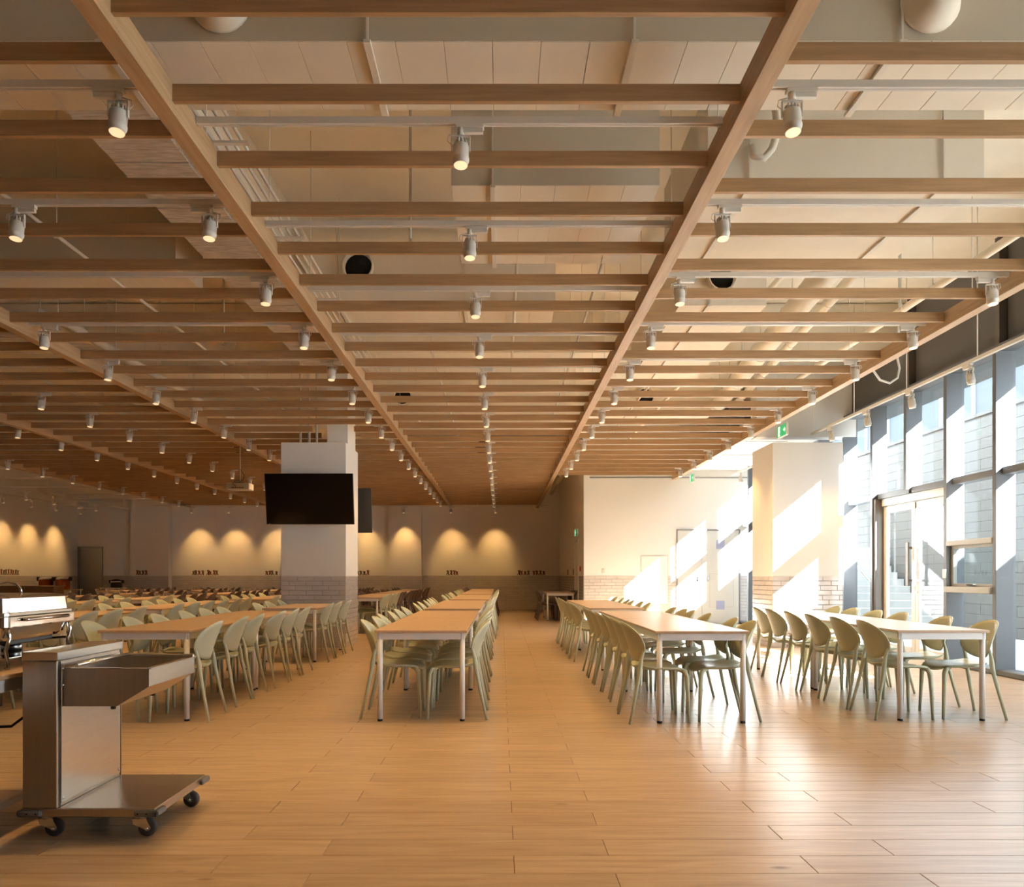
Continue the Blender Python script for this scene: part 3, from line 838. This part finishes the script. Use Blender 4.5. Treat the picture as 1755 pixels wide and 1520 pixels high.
# ---------------------------------------------------------------- chairs
def chair_meshes(m, nm):
    # local +x is the front
    out = {}
    # backrest shell
    N = 28; R = 6; b = MB(); front = []; back = []
    def bx(y, z): return -.200 - .115*(max(0, (z-.47))/.35)**1.35 + .072*(y/.215)**2
    rings = []
    for r in range(R+1):
        q = r/R
        ring = []
        for k in range(N):
            a = 2*PI*k/N; c, s = math.cos(a), math.sin(a)
            e = 2/2.25
            yy = .228*math.copysign(abs(c)**e, c)*q
            zz = .645 + (.178 if s > 0 else .150)*math.copysign(abs(s)**e, s)*q
            if s < 0: yy *= 1-.06*abs(s)
            ring.append((yy, zz))
        rings.append(ring)
    vs = []
    for side in (1, -1):
        for r in range(R+1):
            th = .007*(1 if r < R else .55)
            for (yy, zz) in rings[r]: vs.append((bx(yy, zz)+side*th, yy, zz))
    n1 = (R+1)*N; fs = []
    for sd in (0, 1):
        for r in range(R):
            for k in range(N):
                k2 = (k+1) % N; o = sd*n1
                if r == 0: fs.append((o+k, o+N+k, o+N+k2))
                else: fs.append((o+r*N+k, o+(r+1)*N+k, o+(r+1)*N+k2, o+r*N+k2))
    for k in range(N):
        k2 = (k+1) % N; fs.append((R*N+k, R*N+k2, n1+R*N+k2, n1+R*N+k))
    b.add(vs, fs, True); out['backrest'] = b.mesh(nm+'_backrest', m)
    # seat
    N = 28; R = 6; b = MB(); vs = []
    for side in (0, 1):
        for r in range(R+1):
            q = r/R
            for k in range(N):
                a = 2*PI*k/N; c, s = math.cos(a), math.sin(a); e = 2/3.2
                x = .012+.222*math.copysign(abs(c)**e, c)*q
                y = .212*math.copysign(abs(s)**e, s)*q
                if x < 0: y *= 1-.10*(x/.21)**2
                z = .455-.014*(1-q*q) - .045*max(0, (x-.10)/.134)**2 + .05*(max(0, (-x-.05)/.16)**2)*(abs(y)/.2)**1.5
                if side: z -= .020+.012*(1-q) if r < R else .014
                vs.append((x, y, z))
    n1 = (R+1)*N; fs = []
    for sd in (0, 1):
        for r in range(R):
            for k in range(N):
                k2 = (k+1) % N; o = sd*n1
                if r == 0: fs.append((o+k, o+N+k, o+N+k2))
                else: fs.append((o+r*N+k, o+(r+1)*N+k, o+(r+1)*N+k2, o+r*N+k2))
    for k in range(N):
        k2 = (k+1) % N; fs.append((R*N+k, R*N+k2, n1+R*N+k2, n1+R*N+k))
    b.add(vs, fs, True); out['seat'] = b.mesh(nm+'_seat', m)
    for s, k in ((1, 'l'), (-1, 'r')):
        b = MB().tube([(-.155, s*.190, .655), (-.163, s*.196, .59), (-.182, s*.193, .52), (-.190, s*.190, .46), (-.198, s*.194, .40), (-.235, s*.212, .22), (-.285, s*.235, 0)],
                      [.006, .011, .0155, .021, .018, .0145, .0115], 8)
        out['leg_r'+k] = b.mesh(nm+'_rear_leg', m)
        b = MB().tube([(.13, s*.15, .428), (.178, s*.175, .418), (.196, s*.186, .38), (.203, s*.190, .22), (.212, s*.196, 0)], [.012, .022, .020, .0155, .0115], 8)
        out['leg_f'+k] = b.mesh(nm+'_front_leg', m)
    return out
CM = {'sage': chair_meshes('sage', 'sage'), 'plum': chair_meshes('plum', 'plum')}
CH0 = {}
def chair(x, y, rz, kind, label, group):
    if kind not in CH0:
        t = thing('cafe_chair', label, 'chair', (x, y, 0), rz, group)
        for k, me in CM[kind].items():
            put(k.split('_')[0], me, t)
        CH0[kind] = t; return t
    return dup(CH0[kind], (x, y, 0), rz, label, group)

DEF = [.26, .86, 1.44, 2.06, 2.64, 3.24]
# row: name, centre x, left chair offset, right chair offset, groups (y start, tables, plum?, dx)
ROWS = [
    ('the window row', 3.65, -.25, .28, [(6.37, 2, 0, 0)]),
    ('the row right of the aisle', 1.635, -.32, .19, [(6.27, 2, 0, 0), (10.75, 2, 0, -.02), (20.6, 1, 1, -.05)]),
    ('the row left of the aisle', -.66, -.25, .24, [(6.36, 2, 0, 0), (10.58, 2, 0, 0), (14.8, 2, 0, .05), (19.0, 2, 0, .05), (23.0, 2, 1, .05)]),
    ('the screen pillar row', -2.94, -.26, .25, [(6.36, 2, 0, 0), (10.75, 1, 0, 0), (16.0, 2, 0, .03), (20.2, 2, 1, .03), (24.4, 1, 1, .03)]),
    ('the first row left of the pillar', -4.98, -.26, .25, [(6.36, 2, 0, 0), (10.5, 2, 0, 0), (14.76, 2, 0, .12), (18.96, 2, 1, .1), (23.1, 2, 1, .1)]),
    ('the second row left of the pillar', -7.2, -.26, .25, [(10.56, 2, 0, 0), (14.76, 2, 0, 0), (18.96, 2, 1, 0), (23.1, 2, 1, 0)]),
    ('the third row left of the pillar', -9.4, -.26, .25, [(14.6, 2, 1, 0), (18.8, 2, 1, 0), (23.0, 2, 1, 0)]),
    ('the leftmost table row', -11.5, -.26, .25, [(22.8, 2, 1, 0)]),
]
SPEC = {('the screen pillar row', 0, 1): [.20, .92, 1.43, 2.11, 2.70, 3.25],
        ('the window row', 0, -1): [.28, .84, 1.42, 2.02, 2.60, 3.10],
        ('the window row', 0, 1): [.30, .95, 1.75, 2.25, 2.85, 3.35],
        ('the row left of the aisle', 0, -1): [.36, .92, 1.44, 2.05, 2.55, 3.2],
        ('the row right of the aisle', 0, 1): [.30, .55+.2, 1.6, 2.3, 2.7, 3.2]}
nch = 0
for (rn, cx, ol, orr, groups) in ROWS:
    tn = 0; cnt = {-1: 0, 1: 0}
    for gi, (y0, nt, plum, dx) in enumerate(groups):
        for k in range(nt):
            tn += 1
            table(cx+dx, y0+k*(TL+.004), 'pale wood dining table, %s back in %s' % (nth(tn), rn))
        for sd in (-1, 1):
            ys = SPEC.get((rn, gi, sd))
            if ys is None:
                ys = [v+random.uniform(-.06, .06) for v in DEF[:3*nt]]
            for q, v in enumerate(ys):
                cnt[sd] += 1
                x = cx+dx+(ol if sd < 0 else orr)+random.uniform(-.02, .02)
                y = y0+v
                px = 858.5+1325*x/y
                if px < -45: continue
                kind = 'plum' if plum else 'sage'
                if rn == 'the screen pillar row' and gi == 2 and q >= 4: kind = 'plum'
                if rn == 'the first row left of the pillar' and gi == 2 and q >= 5: kind = 'plum'
                if rn == 'the second row left of the pillar' and gi == 1 and q >= 2: kind = 'plum'
                lb = '%s plastic chair, %s back, %s side of %s' % (kind, nth(cnt[sd]), 'left' if sd < 0 else 'right', rn)
                chair(x, y, (0 if sd < 0 else PI)+random.uniform(-.06, .06), kind, lb, kind+' plastic chairs at the tables'); nch += 1
print('chairs', nch)

# ---------------------------------------------------------------- screens and projector
def tv(loc, rx, rz, label):
    t = thing('wall_television', label, 'television', loc); t.rotation_euler = (rx, 0, rz)
    w, h = .72, .415
    MB().cbox(-w, -.02, -h, w, .02, h, .004).build('housing', 'tv_back', t)
    MB().box(-w+.008, -.0225, -h+.014, w-.008, -.019, h-.008).build('screen', 'screen', t)
    MB().cbox(-.45, .02, -h+.06, .45, .055, h-.12, .01).build('rear_cover', 'tv_back', t)
    MB().cbox(-w+.03, -.024, -h+.002, -w+.07, -.0205, -h+.010, .001).build('badge', 'lamp_white', t)
    MB().cbox(.58, .02, -h+.02, .64, .04, -h+.06, .002).build('socket_panel', 'lamp_white', t)
    return t
tv((-3.13, 12.66, 2.46), math.radians(9), 0, 'large black wall screen tilted down on the front of the pillar')
a = MB().cbox(-.2, .04, -.15, .2, .06, .15, .004).cbox(-.03, .05, -.05, .03, .30, .0, .004)
tag(a.build('screen_bracket', 'black', None, (-3.13, 12.70, 2.46)), 'black wall bracket holding the front screen to the pillar', 'bracket')
tv((-3.13, 14.42, 2.42), math.radians(-9), PI, 'black wall screen on the rear of the pillar, seen from behind')
a = MB().cbox(-.2, -.06, -.15, .2, -.04, .15, .004).cbox(-.03, -.36, -.05, .03, -.05, .0, .004)
tag(a.build('screen_bracket', 'black', None, (-3.13, 14.40, 2.42)), 'black wall bracket holding the rear screen to the pillar', 'bracket')
pj = thing('ceiling_projector', 'white ceiling projector with black cables left of the pillar screen', 'projector', (-5.06, 15.0, 2.86))
b = MB().cbox(-.22, -.14, 0, .22, .14, .13, .012); b.build('body', 'white_plastic', pj)
for k in range(7): MB().cbox(-.12+k*.035, -.145, .03, -.098+k*.035, -.138, .05, .002).build('port', 'black', pj)
MB().tube([(0, 0, .13), (0, 0, .9)], .013, 10).build('pole', 'duct_grey', pj)
MB().cbox(-.09, -.07, .13, .09, .07, .15, .003).build('mount_plate', 'black', pj)
MB().tube([(.03, -.12, .15), (.10, -.13, .19), (.12, -.1, .27), (.06, -.05, .34), (.02, -.03, .4)], .006, 6).build('cable', 'black', pj)
MB().tube([(-.03, -.15, .06), (-.10, -.16, .12), (-.05, -.12, .17), (.0, -.03, .2)], .006, 6).build('cable', 'black', pj)

# ---------------------------------------------------------------- doors, signs, small wall fittings
d2 = struct('door_2', (4.43, YD, 0), 'white double service door')
MB().cbox(-.03, -.035, 0, 0, .0, 2.34, .003).build('jamb', 'door_frame', d2)
MB().cbox(1.54, -.035, 0, 1.57, .0, 2.34, .003).build('jamb', 'door_frame', d2)
MB().cbox(-.03, -.035, 2.34, 1.57, .0, 2.37, .003).build('head', 'door_frame', d2)
MB().cbox(.004, -.022, .01, .606, -.002, 2.335, .003).build('leaf', 'door_white', d2)
lf = MB().cbox(.614, -.022, .01, 1.536, -.002, 2.335, .003).build('leaf', 'door_white', d2)
MB().box(.607, -.008, .01, .613, -.002, 2.335).build('seam', 'door_frame', d2)
fr = MB()
for (x0, z0, x1, z1) in ((.80, .42, 1.40, .424), (.80, 1.25, 1.40, 1.254), (.80, .42, .804, 1.25), (1.396, .42, 1.40, 1.25)): fr.box(x0, -.025, z0, x1, -.021, z1)
fr.build('inset_line', 'grout', lf)
for x, z in ((.50, 1.06), (.76, 1.07)):
    MB().cbox(x-.018, -.035, z, x+.018, -.022, z+.13, .003).cbox(x-.01, -.065, z+.05, x+.01, -.035, z+.07, .002).build('door_handle', 'chrome', lf)
for z, lb in ((1.88, 'pale blue notice at the top of the white service door'), (.36, 'pale blue notice near the bottom of the white service door')):
    tag(MB().box(-.105, -.003, 0, .105, 0, .22).build('door_notice', 'notice_blue', None, (5.50, YD-.022, z)), lb, 'notice')
hp = thing('wall_hatch', 'flush white access hatch in the white wall', 'hatch', (3.52, YD-.012, .5))
MB().box(0, -.004, 0, .66, .0, 1.2).build('panel', 'wall_paint', hp)
MB().box(-.006, -.003, 0, 0, 0, 1.206).box(.66, -.003, 0, .666, 0, 1.206).box(-.006, -.003, 1.2, .666, 0, 1.206).build('seam', 'grout', hp)
tag(MB().cbox(-.035, -.012, 0, .035, 0, .12, .003).cbox(-.02, -.016, .02, .02, -.011, .1, .002).build('light_switch', 'lamp_white', None, (2.56, YD-.001, 1.27)), 'light switch on the white wall near its left corner', 'switch')
# side wall door and fittings
d3 = struct('door_3', (XS, 20.6, 0), 'plain door in the side wall')
MB().cbox(-.03, 0, 0, 0, .05, 2.2, .003).cbox(-.03, .95, 0, 0, 1.0, 2.2, .003).cbox(-.03, .05, 2.15, 0, .95, 2.2, .003).build('frame', 'wall_paint', d3)
MB().cbox(-.02, .055, .01, 0, .945, 2.145, .003).build('leaf', 'wall_paint', d3)
MB().tube([(-.02, .85, 1.0), (-.06, .85, 1.0), (-.06, .75, 1.0)], .009, 8).build('door_handle', 'chrome', d3)
def exit_sign(loc, rz, label, hang):
    t = thing('exit_sign', label, 'exit sign', loc, rz)
    MB().cbox(-.21, -.02, 0, .21, .02, .20, .004).build('housing', 'white_plastic', t)
    for s in (-1, 1):
        o = MB().box(-.2, s*.021-.001, .01, .2, s*.021+.001, .19).build('face', 'green_sign', t)
        b = MB(); y0, y1 = s*.0225-.0005, s*.0225+.0005
        def q(poly): b.prism(poly, y0, y1)
        q([(.06, .02), (.15, .02), (.15, .18), (.06, .18)])                       # doorway
        b.build('doorway_mark', 'white_sign', t)
        r = MB(); y0, y1 = s*.024-.0005, s*.024+.0005
        for poly in ([(.012, .155), (.03, .145), (.047, .155), (.047, .172), (.03, .18), (.012, .172)],
                     [(-.01, .095), (.03, .085), (.045, .135), (.015, .145)], [(.03, .09), (.075, .07), (.07, .04), (.05, .04), (.055, .065), (.02, .08)],
                     [(-.01, .10), (-.02, .06), (-.06, .045), (-.055, .03), (-.005, .05), (.012, .09)], [(.04, .13), (.075, .11), (.08, .12), (.045, .145)],
                     [(.015, .14), (-.03, .12), (-.025, .11), (.02, .125)]):
            r.prism(poly, y0, y1)
        r.build('running_figure', 'white_sign' if False else 'green_sign', t)
        ar = MB(); y0, y1 = s*.0225-.0005, s*.0225+.0005
        ar.prism([(-.08, .115), (-.13, .115), (-.13, .145), (-.18, .10), (-.13, .055), (-.13, .085), (-.08, .085)], y0, y1)
        ar.build('arrow', 'white_sign', t)
    if hang:
        MB().tube([(-.12, 0, .2), (-.12, 0, .2+hang)], .005, 6).build('hanger_rod', 'pipe_paint', t)
        MB().tube([(.12, 0, .2), (.12, 0, .2+hang)], .005, 6).build('hanger_rod', 'pipe_paint', t)
    return t
exit_sign((4.60, 12.62, 3.47), PI/2, 'green exit sign hanging beside the sunlit pillar', 1.6)
exit_sign((4.70, 19.0, 3.50), PI/2, 'green exit sign hanging above the white service wall', .33)
exit_sign((XS-.03, 21.1, 2.28), PI/2, 'green exit sign over the door in the side wall', 0)
al = MB().cbox(-.03, -.06, 0, 0, .06, .12, .004)
tag(al.build('fire_alarm', 'alarm_red', None, (XS, 20.15, 1.33)), 'red fire alarm button on the side wall', 'alarm')
for k, (y, lb) in enumerate(((22.1, 'dark switch plate on the side wall, near the door'), (23.9, 'dark switch plate on the side wall, farther in'))):
    tag(MB().cbox(-.02, -.05, 0, 0, .05, .16, .003).build('wall_panel', 'bronze', None, (XS, y, 1.24)), lb, 'switch')
d4 = struct('door_4', (XL+.02, YF, 0), 'door at the far left corner')
MB().cbox(0, -.05, 0, .10, 0, 2.24, .004).cbox(.82, -.05, 0, .88, 0, 2.24, .004).cbox(.10, -.05, 2.16, .82, 0, 2.24, .004).build('frame', 'door_frame', d4)
MB().cbox(.10, -.03, .01, .82, -.005, 2.15, .004).build('leaf', 'door_frame', d4)
MB().tube([(.74, -.03, 1.0), (.74, -.07, 1.0), (.65, -.07, 1.0)], .009, 8).build('door_handle', 'chrome', d4)

# small cut-out figures stuck to the wall above the wainscot
def sticker(loc, rz, seed, label):
    rnd = random.Random(seed)
    t = thing('wall_sticker', label, 'wall decal', loc, rz, 'small figure decals above the wainscot')
    for k in range(4):
        x = -.165+k*.11; hh = rnd.uniform(.15, .2); b = MB(); m = ('sticker_rust', 'sticker_olive', 'sticker_plum', 'sticker_rust')[(k+seed) % 4]
        lean = rnd.uniform(-.03, .03)
        b.prism([(x-.05, 0), (x-.02, 0), (x, hh*.35), (x+.025, 0), (x+.05, 0), (x+.03+lean, hh*.6), (x+.055+lean, hh*.9), (x+.03+lean, hh*.85), (x+lean, hh*.68), (x-.035+lean, hh*.95), (x-.055+lean, hh*.88), (x-.025+lean, hh*.55)], -.004, -.001)
        b.prism([(x+lean+.022*math.cos(a), hh*.86+.022*math.sin(a)) for a in [2*PI*q/8 for q in range(8)]], -.005, -.0015)
        b.build('figure', m, t)
    return t
for k, px in enumerate((243, 339, 364, 465, 622, 775, 897, 924)):
    yy = YF-.282 if px in (243,) else YF-.002
    sticker(((px-858.5)*yy/1325, yy, 1.225), 0, k, 'small rusty figure decal on the far wall, %s from the left' % nth(k+1))
for k, y in enumerate((23.55, 24.0)):
    sticker((XL+.002, y-.15, 1.225), -PI/2, 20+k, 'small figure decal on the left wall, %s one' % ('nearer' if k == 0 else 'farther'))

# ---------------------------------------------------------------- serving corner at the far left
bt = thing('serving_bench', 'dark brown serving bench back at the far left', 'counter', (-14.7, 21.0, 0))
MB().cbox(0, 0, 0, 2.55, .5, .90, .006).build('carcass', 'brown_counter', bt)
MB().cbox(-.02, -.02, .90, 2.57, .52, .93, .004).build('top', 'brown_counter', bt)
ut = thing('urn_table', 'table under the copper soup urns by the left wall', 'table', (-14.3, 24.9, 0))
MB().cbox(-.65, -.35, .74, .65, .35, .77, .004).build('tabletop', 'table_top', ut)
for sx in (-.6, .6):
    for sy in (-.3, .3): MB().tube([(sx, sy, 0), (sx, sy, .74)], .022, 10).build('leg', 'table_metal', ut)
for k, x in enumerate((-14.62, -14.08)):
    t = thing('soup_urn', 'copper soup urn with black handles, %s of the pair' % ('left' if k == 0 else 'right'), 'soup urn', (x, 24.85, .77), group='copper soup urns')
    MB().lathe([(.20, 0), (.215, .03), (.215, .30), (.20, .32)], 20).build('pot', 'copper', t)
    MB().lathe([(.218, .32), (.21, .35), (.15, .385), (.04, .40), (0, .40)], 20).build('lid', 'chrome', t)
    for s in (-1, 1): MB().cbox(s*.245-.035, -.05, .27, s*.245+.035, .05, .40, .01).build('handle', 'black', t)
    MB().cbox(-.03, -.24, .31, .03, -.2, .35, .004).build('latch', 'chrome', t)
sd = thing('side_stand', 'small white stand with a thin top beside the pilaster', 'stand', (-13.3, 26.6, 0))
MB().cbox(-.4, -.25, .78, .3, .25, .80, .003).build('top', 'table_metal', sd)
for sx in (-.36, .26):
    for sy in (-.2, .2): MB().tube([(sx, sy, 0), (sx, sy, .78)], .015, 8).build('leg', 'table_metal', sd)
rc = thing('rice_cooker', 'dark rice cooker with a steel band on the small stand', 'cooker', (-13.2, 26.55, .80))
MB().lathe([(.17, 0), (.19, .03), (.19, .22), (.17, .26), (.08, .29), (0, .295)], 18).build('pot', 'black', rc)
MB().lathe([(.192, .19), (.194, .20), (.194, .215), (.192, .22)], 18).build('rim_band', 'chrome', rc)
for s in (-1, 1): MB().cbox(s*.22-.03, -.04, .15, s*.22+.03, .04, .26, .008).build('handle', 'black', rc)

# ---------------------------------------------------------------- buffet table with chafing dish
bf = thing('buffet_table', 'wood-topped buffet table under the chafing dish', 'table', (-2.62, 3.55, 0))
MB().cbox(-.38, -1.6, .731, .385, 1.0, .753, .003).build('tabletop', 'table_top', bf)
f = MB().cbox(-.36, -1.58, .67, .36, -1.55, .731, .002).cbox(-.36, .95, .67, .36, .98, .731, .002).cbox(.335, -1.55, .67, .36, .95, .731, .002).cbox(-.36, -1.55, .67, -.335, .95, .731, .002)
f.build('apron', 'table_metal', bf)
MB().cbox(-.2, -.35, .60, .32, .02, .70, .004).build('drawer_tray', 'white_plastic', bf)
for sx in (-.34, .33):
    for sy in (-1.56, .96): MB().tube([(sx, sy, 0), (sx, sy, .73)], .0225, 12).build('leg', 'table_metal', bf)
MB().cbox(.30, -1.54, .13, .335, .94, .17, .003).build('stretcher', 'steel_soft', bf)

cd = thing('chafing_dish', 'polished steel chafing dish with hooped lid handle on the buffet table', 'chafing dish', (-2.58, 3.95, .753))
cd.rotation_euler[2] = .06
# local: x across (width .46), y along (length .66)
def rrect(hx, hy, r, z, n=4):
    p = []
    for cx_, cy_, a0 in ((hx-r, hy-r, 0), (-hx+r, hy-r, PI/2), (-hx+r, -hy+r, PI), (hx-r, -hy+r, 1.5*PI)):
        for k in range(n+1):
            a = a0+PI/2*k/n; p.append((cx_+r*math.cos(a), cy_+r*math.sin(a), z))
    return p
def loft(rings, cap0=True, cap1=True):
    b = MB(); n = len(rings[0]); vs = [q for r in rings for q in r]; fs = []
    for i in range(len(rings)-1):
        for k in range(n): fs.append((i*n+k, i*n+(k+1) % n, (i+1)*n+(k+1) % n, (i+1)*n+k))
    if cap0: fs.append(tuple(range(n)))
    if cap1: fs.append(tuple((len(rings)-1)*n+k for k in range(n)))
    return b.add(vs, fs, False)
loft([rrect(.195, .30, .05, .135), rrect(.205, .31, .05, .15), rrect(.22, .325, .05, .225)]).build('water_pan', 'chrome', cd)
loft([rrect(.235, .34, .04, .20), rrect(.24, .345, .04, .205), rrect(.24, .345, .04, .25), rrect(.232, .337, .04, .255), rrect(.20, .30, .04, .255)]).build('frame_band', 'chrome', cd)
loft([rrect(.236, .336, .05, .256), rrect(.236, .336, .05, .268), rrect(.220, .320, .05, .272), rrect(.213, .312, .05, .338), rrect(.200, .298, .05, .350), rrect(.15, .25, .05, .356)]).build('lid', 'chrome', cd)
MB().tube([(.05, -.1, .352), (.055, -.1, .385), (.075, -.1, .408), (.115, -.1, .418), (.155, -.1, .408), (.175, -.1, .385), (.18, -.1, .352)], .007, 8).build('lid_handle', 'chrome', cd)
MB().tube([(.242, -.2, .235), (.262, -.19, .235), (.262, .2, .235), (.242, .21, .235)], .008, 8).build('side_handle', 'chrome', cd)
for sx in (-.2, .215):
    for sy in (-.29, .29):
        MB().tube([(sx, sy, .215), (sx+.012, sy, .15), (sx-.005, sy, .09), (sx+.008, sy, .012), (sx, sy, .002)], [.011, .010, .009, .010, .014], 8).build('leg', 'chrome', cd)
MB().cbox(-.2, -.29, .045, .215, .29, .055, .003).build('lower_shelf', 'chrome', cd)
for sy in (-.12, .14):
    MB().lathe([(.05, .055), (.05, .085), (.035, .10), (.035, .11), (0, .11)], 14, Matrix.Translation((0, sy, 0))).build('heater', 'steel', cd)
MB().cbox(-.16, -.2, .11, .18, .2, .134, .004).build('heating_plate', 'black', cd)
cab = MB().tube([(.1, .25, .86), (.28, .30, .87), (.36, .2, .80), (.40, .1, .76), (.41, -.05, .74), (.42, -.1, .60), (.36, -.3, .5), (.0, -.5, .52), (-.3, -.7, .5)], .007, 7)
tag(cab.build('power_cable', 'black', None, (-2.64, 3.9, 0)), 'black power cable trailing from the chafing dish over the table edge', 'cable')

# ---------------------------------------------------------------- steel trolley in the foreground
tr = thing('steel_trolley', 'stainless steel waste trolley on casters in the left foreground', 'trolley', (-2.167, 3.50, 0))
# local x 0..0.6, y 0..0.6
MB().cbox(0, 0, .147, .157, .60, .815, .003).build('cabinet', 'steel_soft', tr)
MB().cbox(-.003, -.003, .815, .162, .604, .856, .003).build('cabinet_cap', 'steel', tr)
pn = MB().cbox(.157, .03, .165, .161, .575, .80, .001).build('side_panel', 'steel', tr)
MB().box(.1565, .012, .15, .1578, .03, .812).box(.1565, .575, .15, .1578, .59, .812).build('panel_gap', 'black', pn)
for yy in (.045, .56):
    for zz in (.185, .70, .775):
        MB().lathe([(.007, 0), (.006, .003), (0, .004)], 10, Matrix.Translation((.161, yy, zz)) @ Matrix.Rotation(PI/2, 4, 'Y')).build('screw', 'chrome', pn)
MB().cbox(0, 0, .107, .60, .60, .147, .004).build('platform', 'steel_soft', tr)
MB().box(.16, .004, .1472, .598, .598, .1482).build('platform_sheet', 'steel', tr)
# hopper tray on the cabinet side
hp_ = MB(); y0, y1 = .045, .565
P = [(.163, .78), (.163, .602), (.405, .602), (.552, .692), (.552, .778)]
n = len(P); tk = .006
P2 = [(.172, .78), (.172, .612), (.402, .612), (.543, .697), (.543, .778)]
for a, b_ in ((y0, y0+tk), (y1-tk, y1)): hp_.prism(P, a, b_)
for i in range(n-1):
    q = [P[i], P[i+1], P2[i+1], P2[i]]; hp_.prism(q, y0+tk, y1-tk)
hop = hp_.build('hopper', 'steel_soft', tr)
lip = MB().cbox(.543, y0, .772, .566, y1+.01, .780, .002).cbox(.20, y0-.012, .774, .55, y0+.004, .781, .002).cbox(.20, y1-.004, .774, .55, y1+.012, .790, .002)
lip.build('rim', 'steel', hop)
MB().cbox(.5515, y0-.001, .693, .5555, y1+.001, .774, .001).build('front_plate', 'steel', hop)
MB().tube([(.21, y0+.02, .79), (.21, y1+.02, .79)], .009, 8).build('rail', 'steel', hop)
for x_, y_, z_ in ((.36, y0+.06, .592), (.36, y1-.05, .592)):
    MB().lathe([(.012, -.012), (.012, .012)], 10, Matrix.Translation((x_, y_, z_))).build('drain_stub', 'black', hop)
def caster(x, y, rz):
    e = bpy.data.objects.new('caster', None); C.objects.link(e); e.parent = tr; e.location = (x, y, 0); e.rotation_euler[2] = rz
    MB().cbox(-.045, -.035, .098, .045, .035, .107, .002).lathe([(.025, .084), (.028, .098)], 14).build('mount_plate', 'steel', e)
    f = MB()
    for s in (-1, 1):
        f.prism([(-.03, .09), (.03, .09), (.052, .046), (.045, .032), (.03, .034), (-.022, .062)], s*.022-.002, s*.022+.002)
    f.cbox(-.03, -.024, .084, .03, .024, .09, .001); f.build('fork', 'steel', e)
    M = Matrix.Translation((.036, 0, .040)) @ Matrix.Rotation(PI/2, 4, 'X')
    MB().lathe([(.026, -.015), (.036, -.015), (.040, -.011), (.040, .011), (.036, .015), (.026, .015)], 22, M).build('tyre', 'caster_tyre', e)
    MB().lathe([(.0, -.013), (.012, -.016), (.026, -.012), (.026, .012), (.012, .016), (0, .013)], 16, M).build('wheel_hub', 'rubber_grey', e)
    MB().lathe([(.006, -.03), (.006, .03)], 8, M).build('axle', 'chrome', e)
for x, y, rz in ((.07, .07, .15), (.50, .07, .15), (.52, .53, -.1), (.07, .53, .1)): caster(x, y, rz)
br = MB().box(.10, .075, .088, .135, .10, .10).build('brake_lever', 'black', tr)
for x, y, sx, sy in ((0, 0, -1, -1), (.60, 0, 1, -1), (.60, .60, 1, 1), (0, .60, -1, 1)):
    b = MB()
    bx0, bx1 = (x-.02, x+.09) if sx < 0 else (x-.09, x+.02)
    by0, by1 = (y-.016, y+.004) if sy < 0 else (y-.004, y+.016)
    b.cbox(bx0, by0, .112, bx1, by1, .140, .006)
    bx0, bx1 = (x-.02, x+.004) if sx < 0 else (x-.004, x+.02)
    by0, by1 = (y-.016, y+.08) if sy < 0 else (y-.08, y+.016)
    b.cbox(bx0, by0, .112, bx1, by1, .140, .006)
    o = b.build('corner_bumper', 'rubber_grey', tr)
    q = MB()
    for k in (.03, .07): q.lathe([(.004, 0), (.004, .003)], 8, Matrix.Translation((x-sx*k, y+sy*.016, .126)) @ Matrix.Rotation(-sy*PI/2, 4, 'X'))
    q.build('bolt', 'black', o)
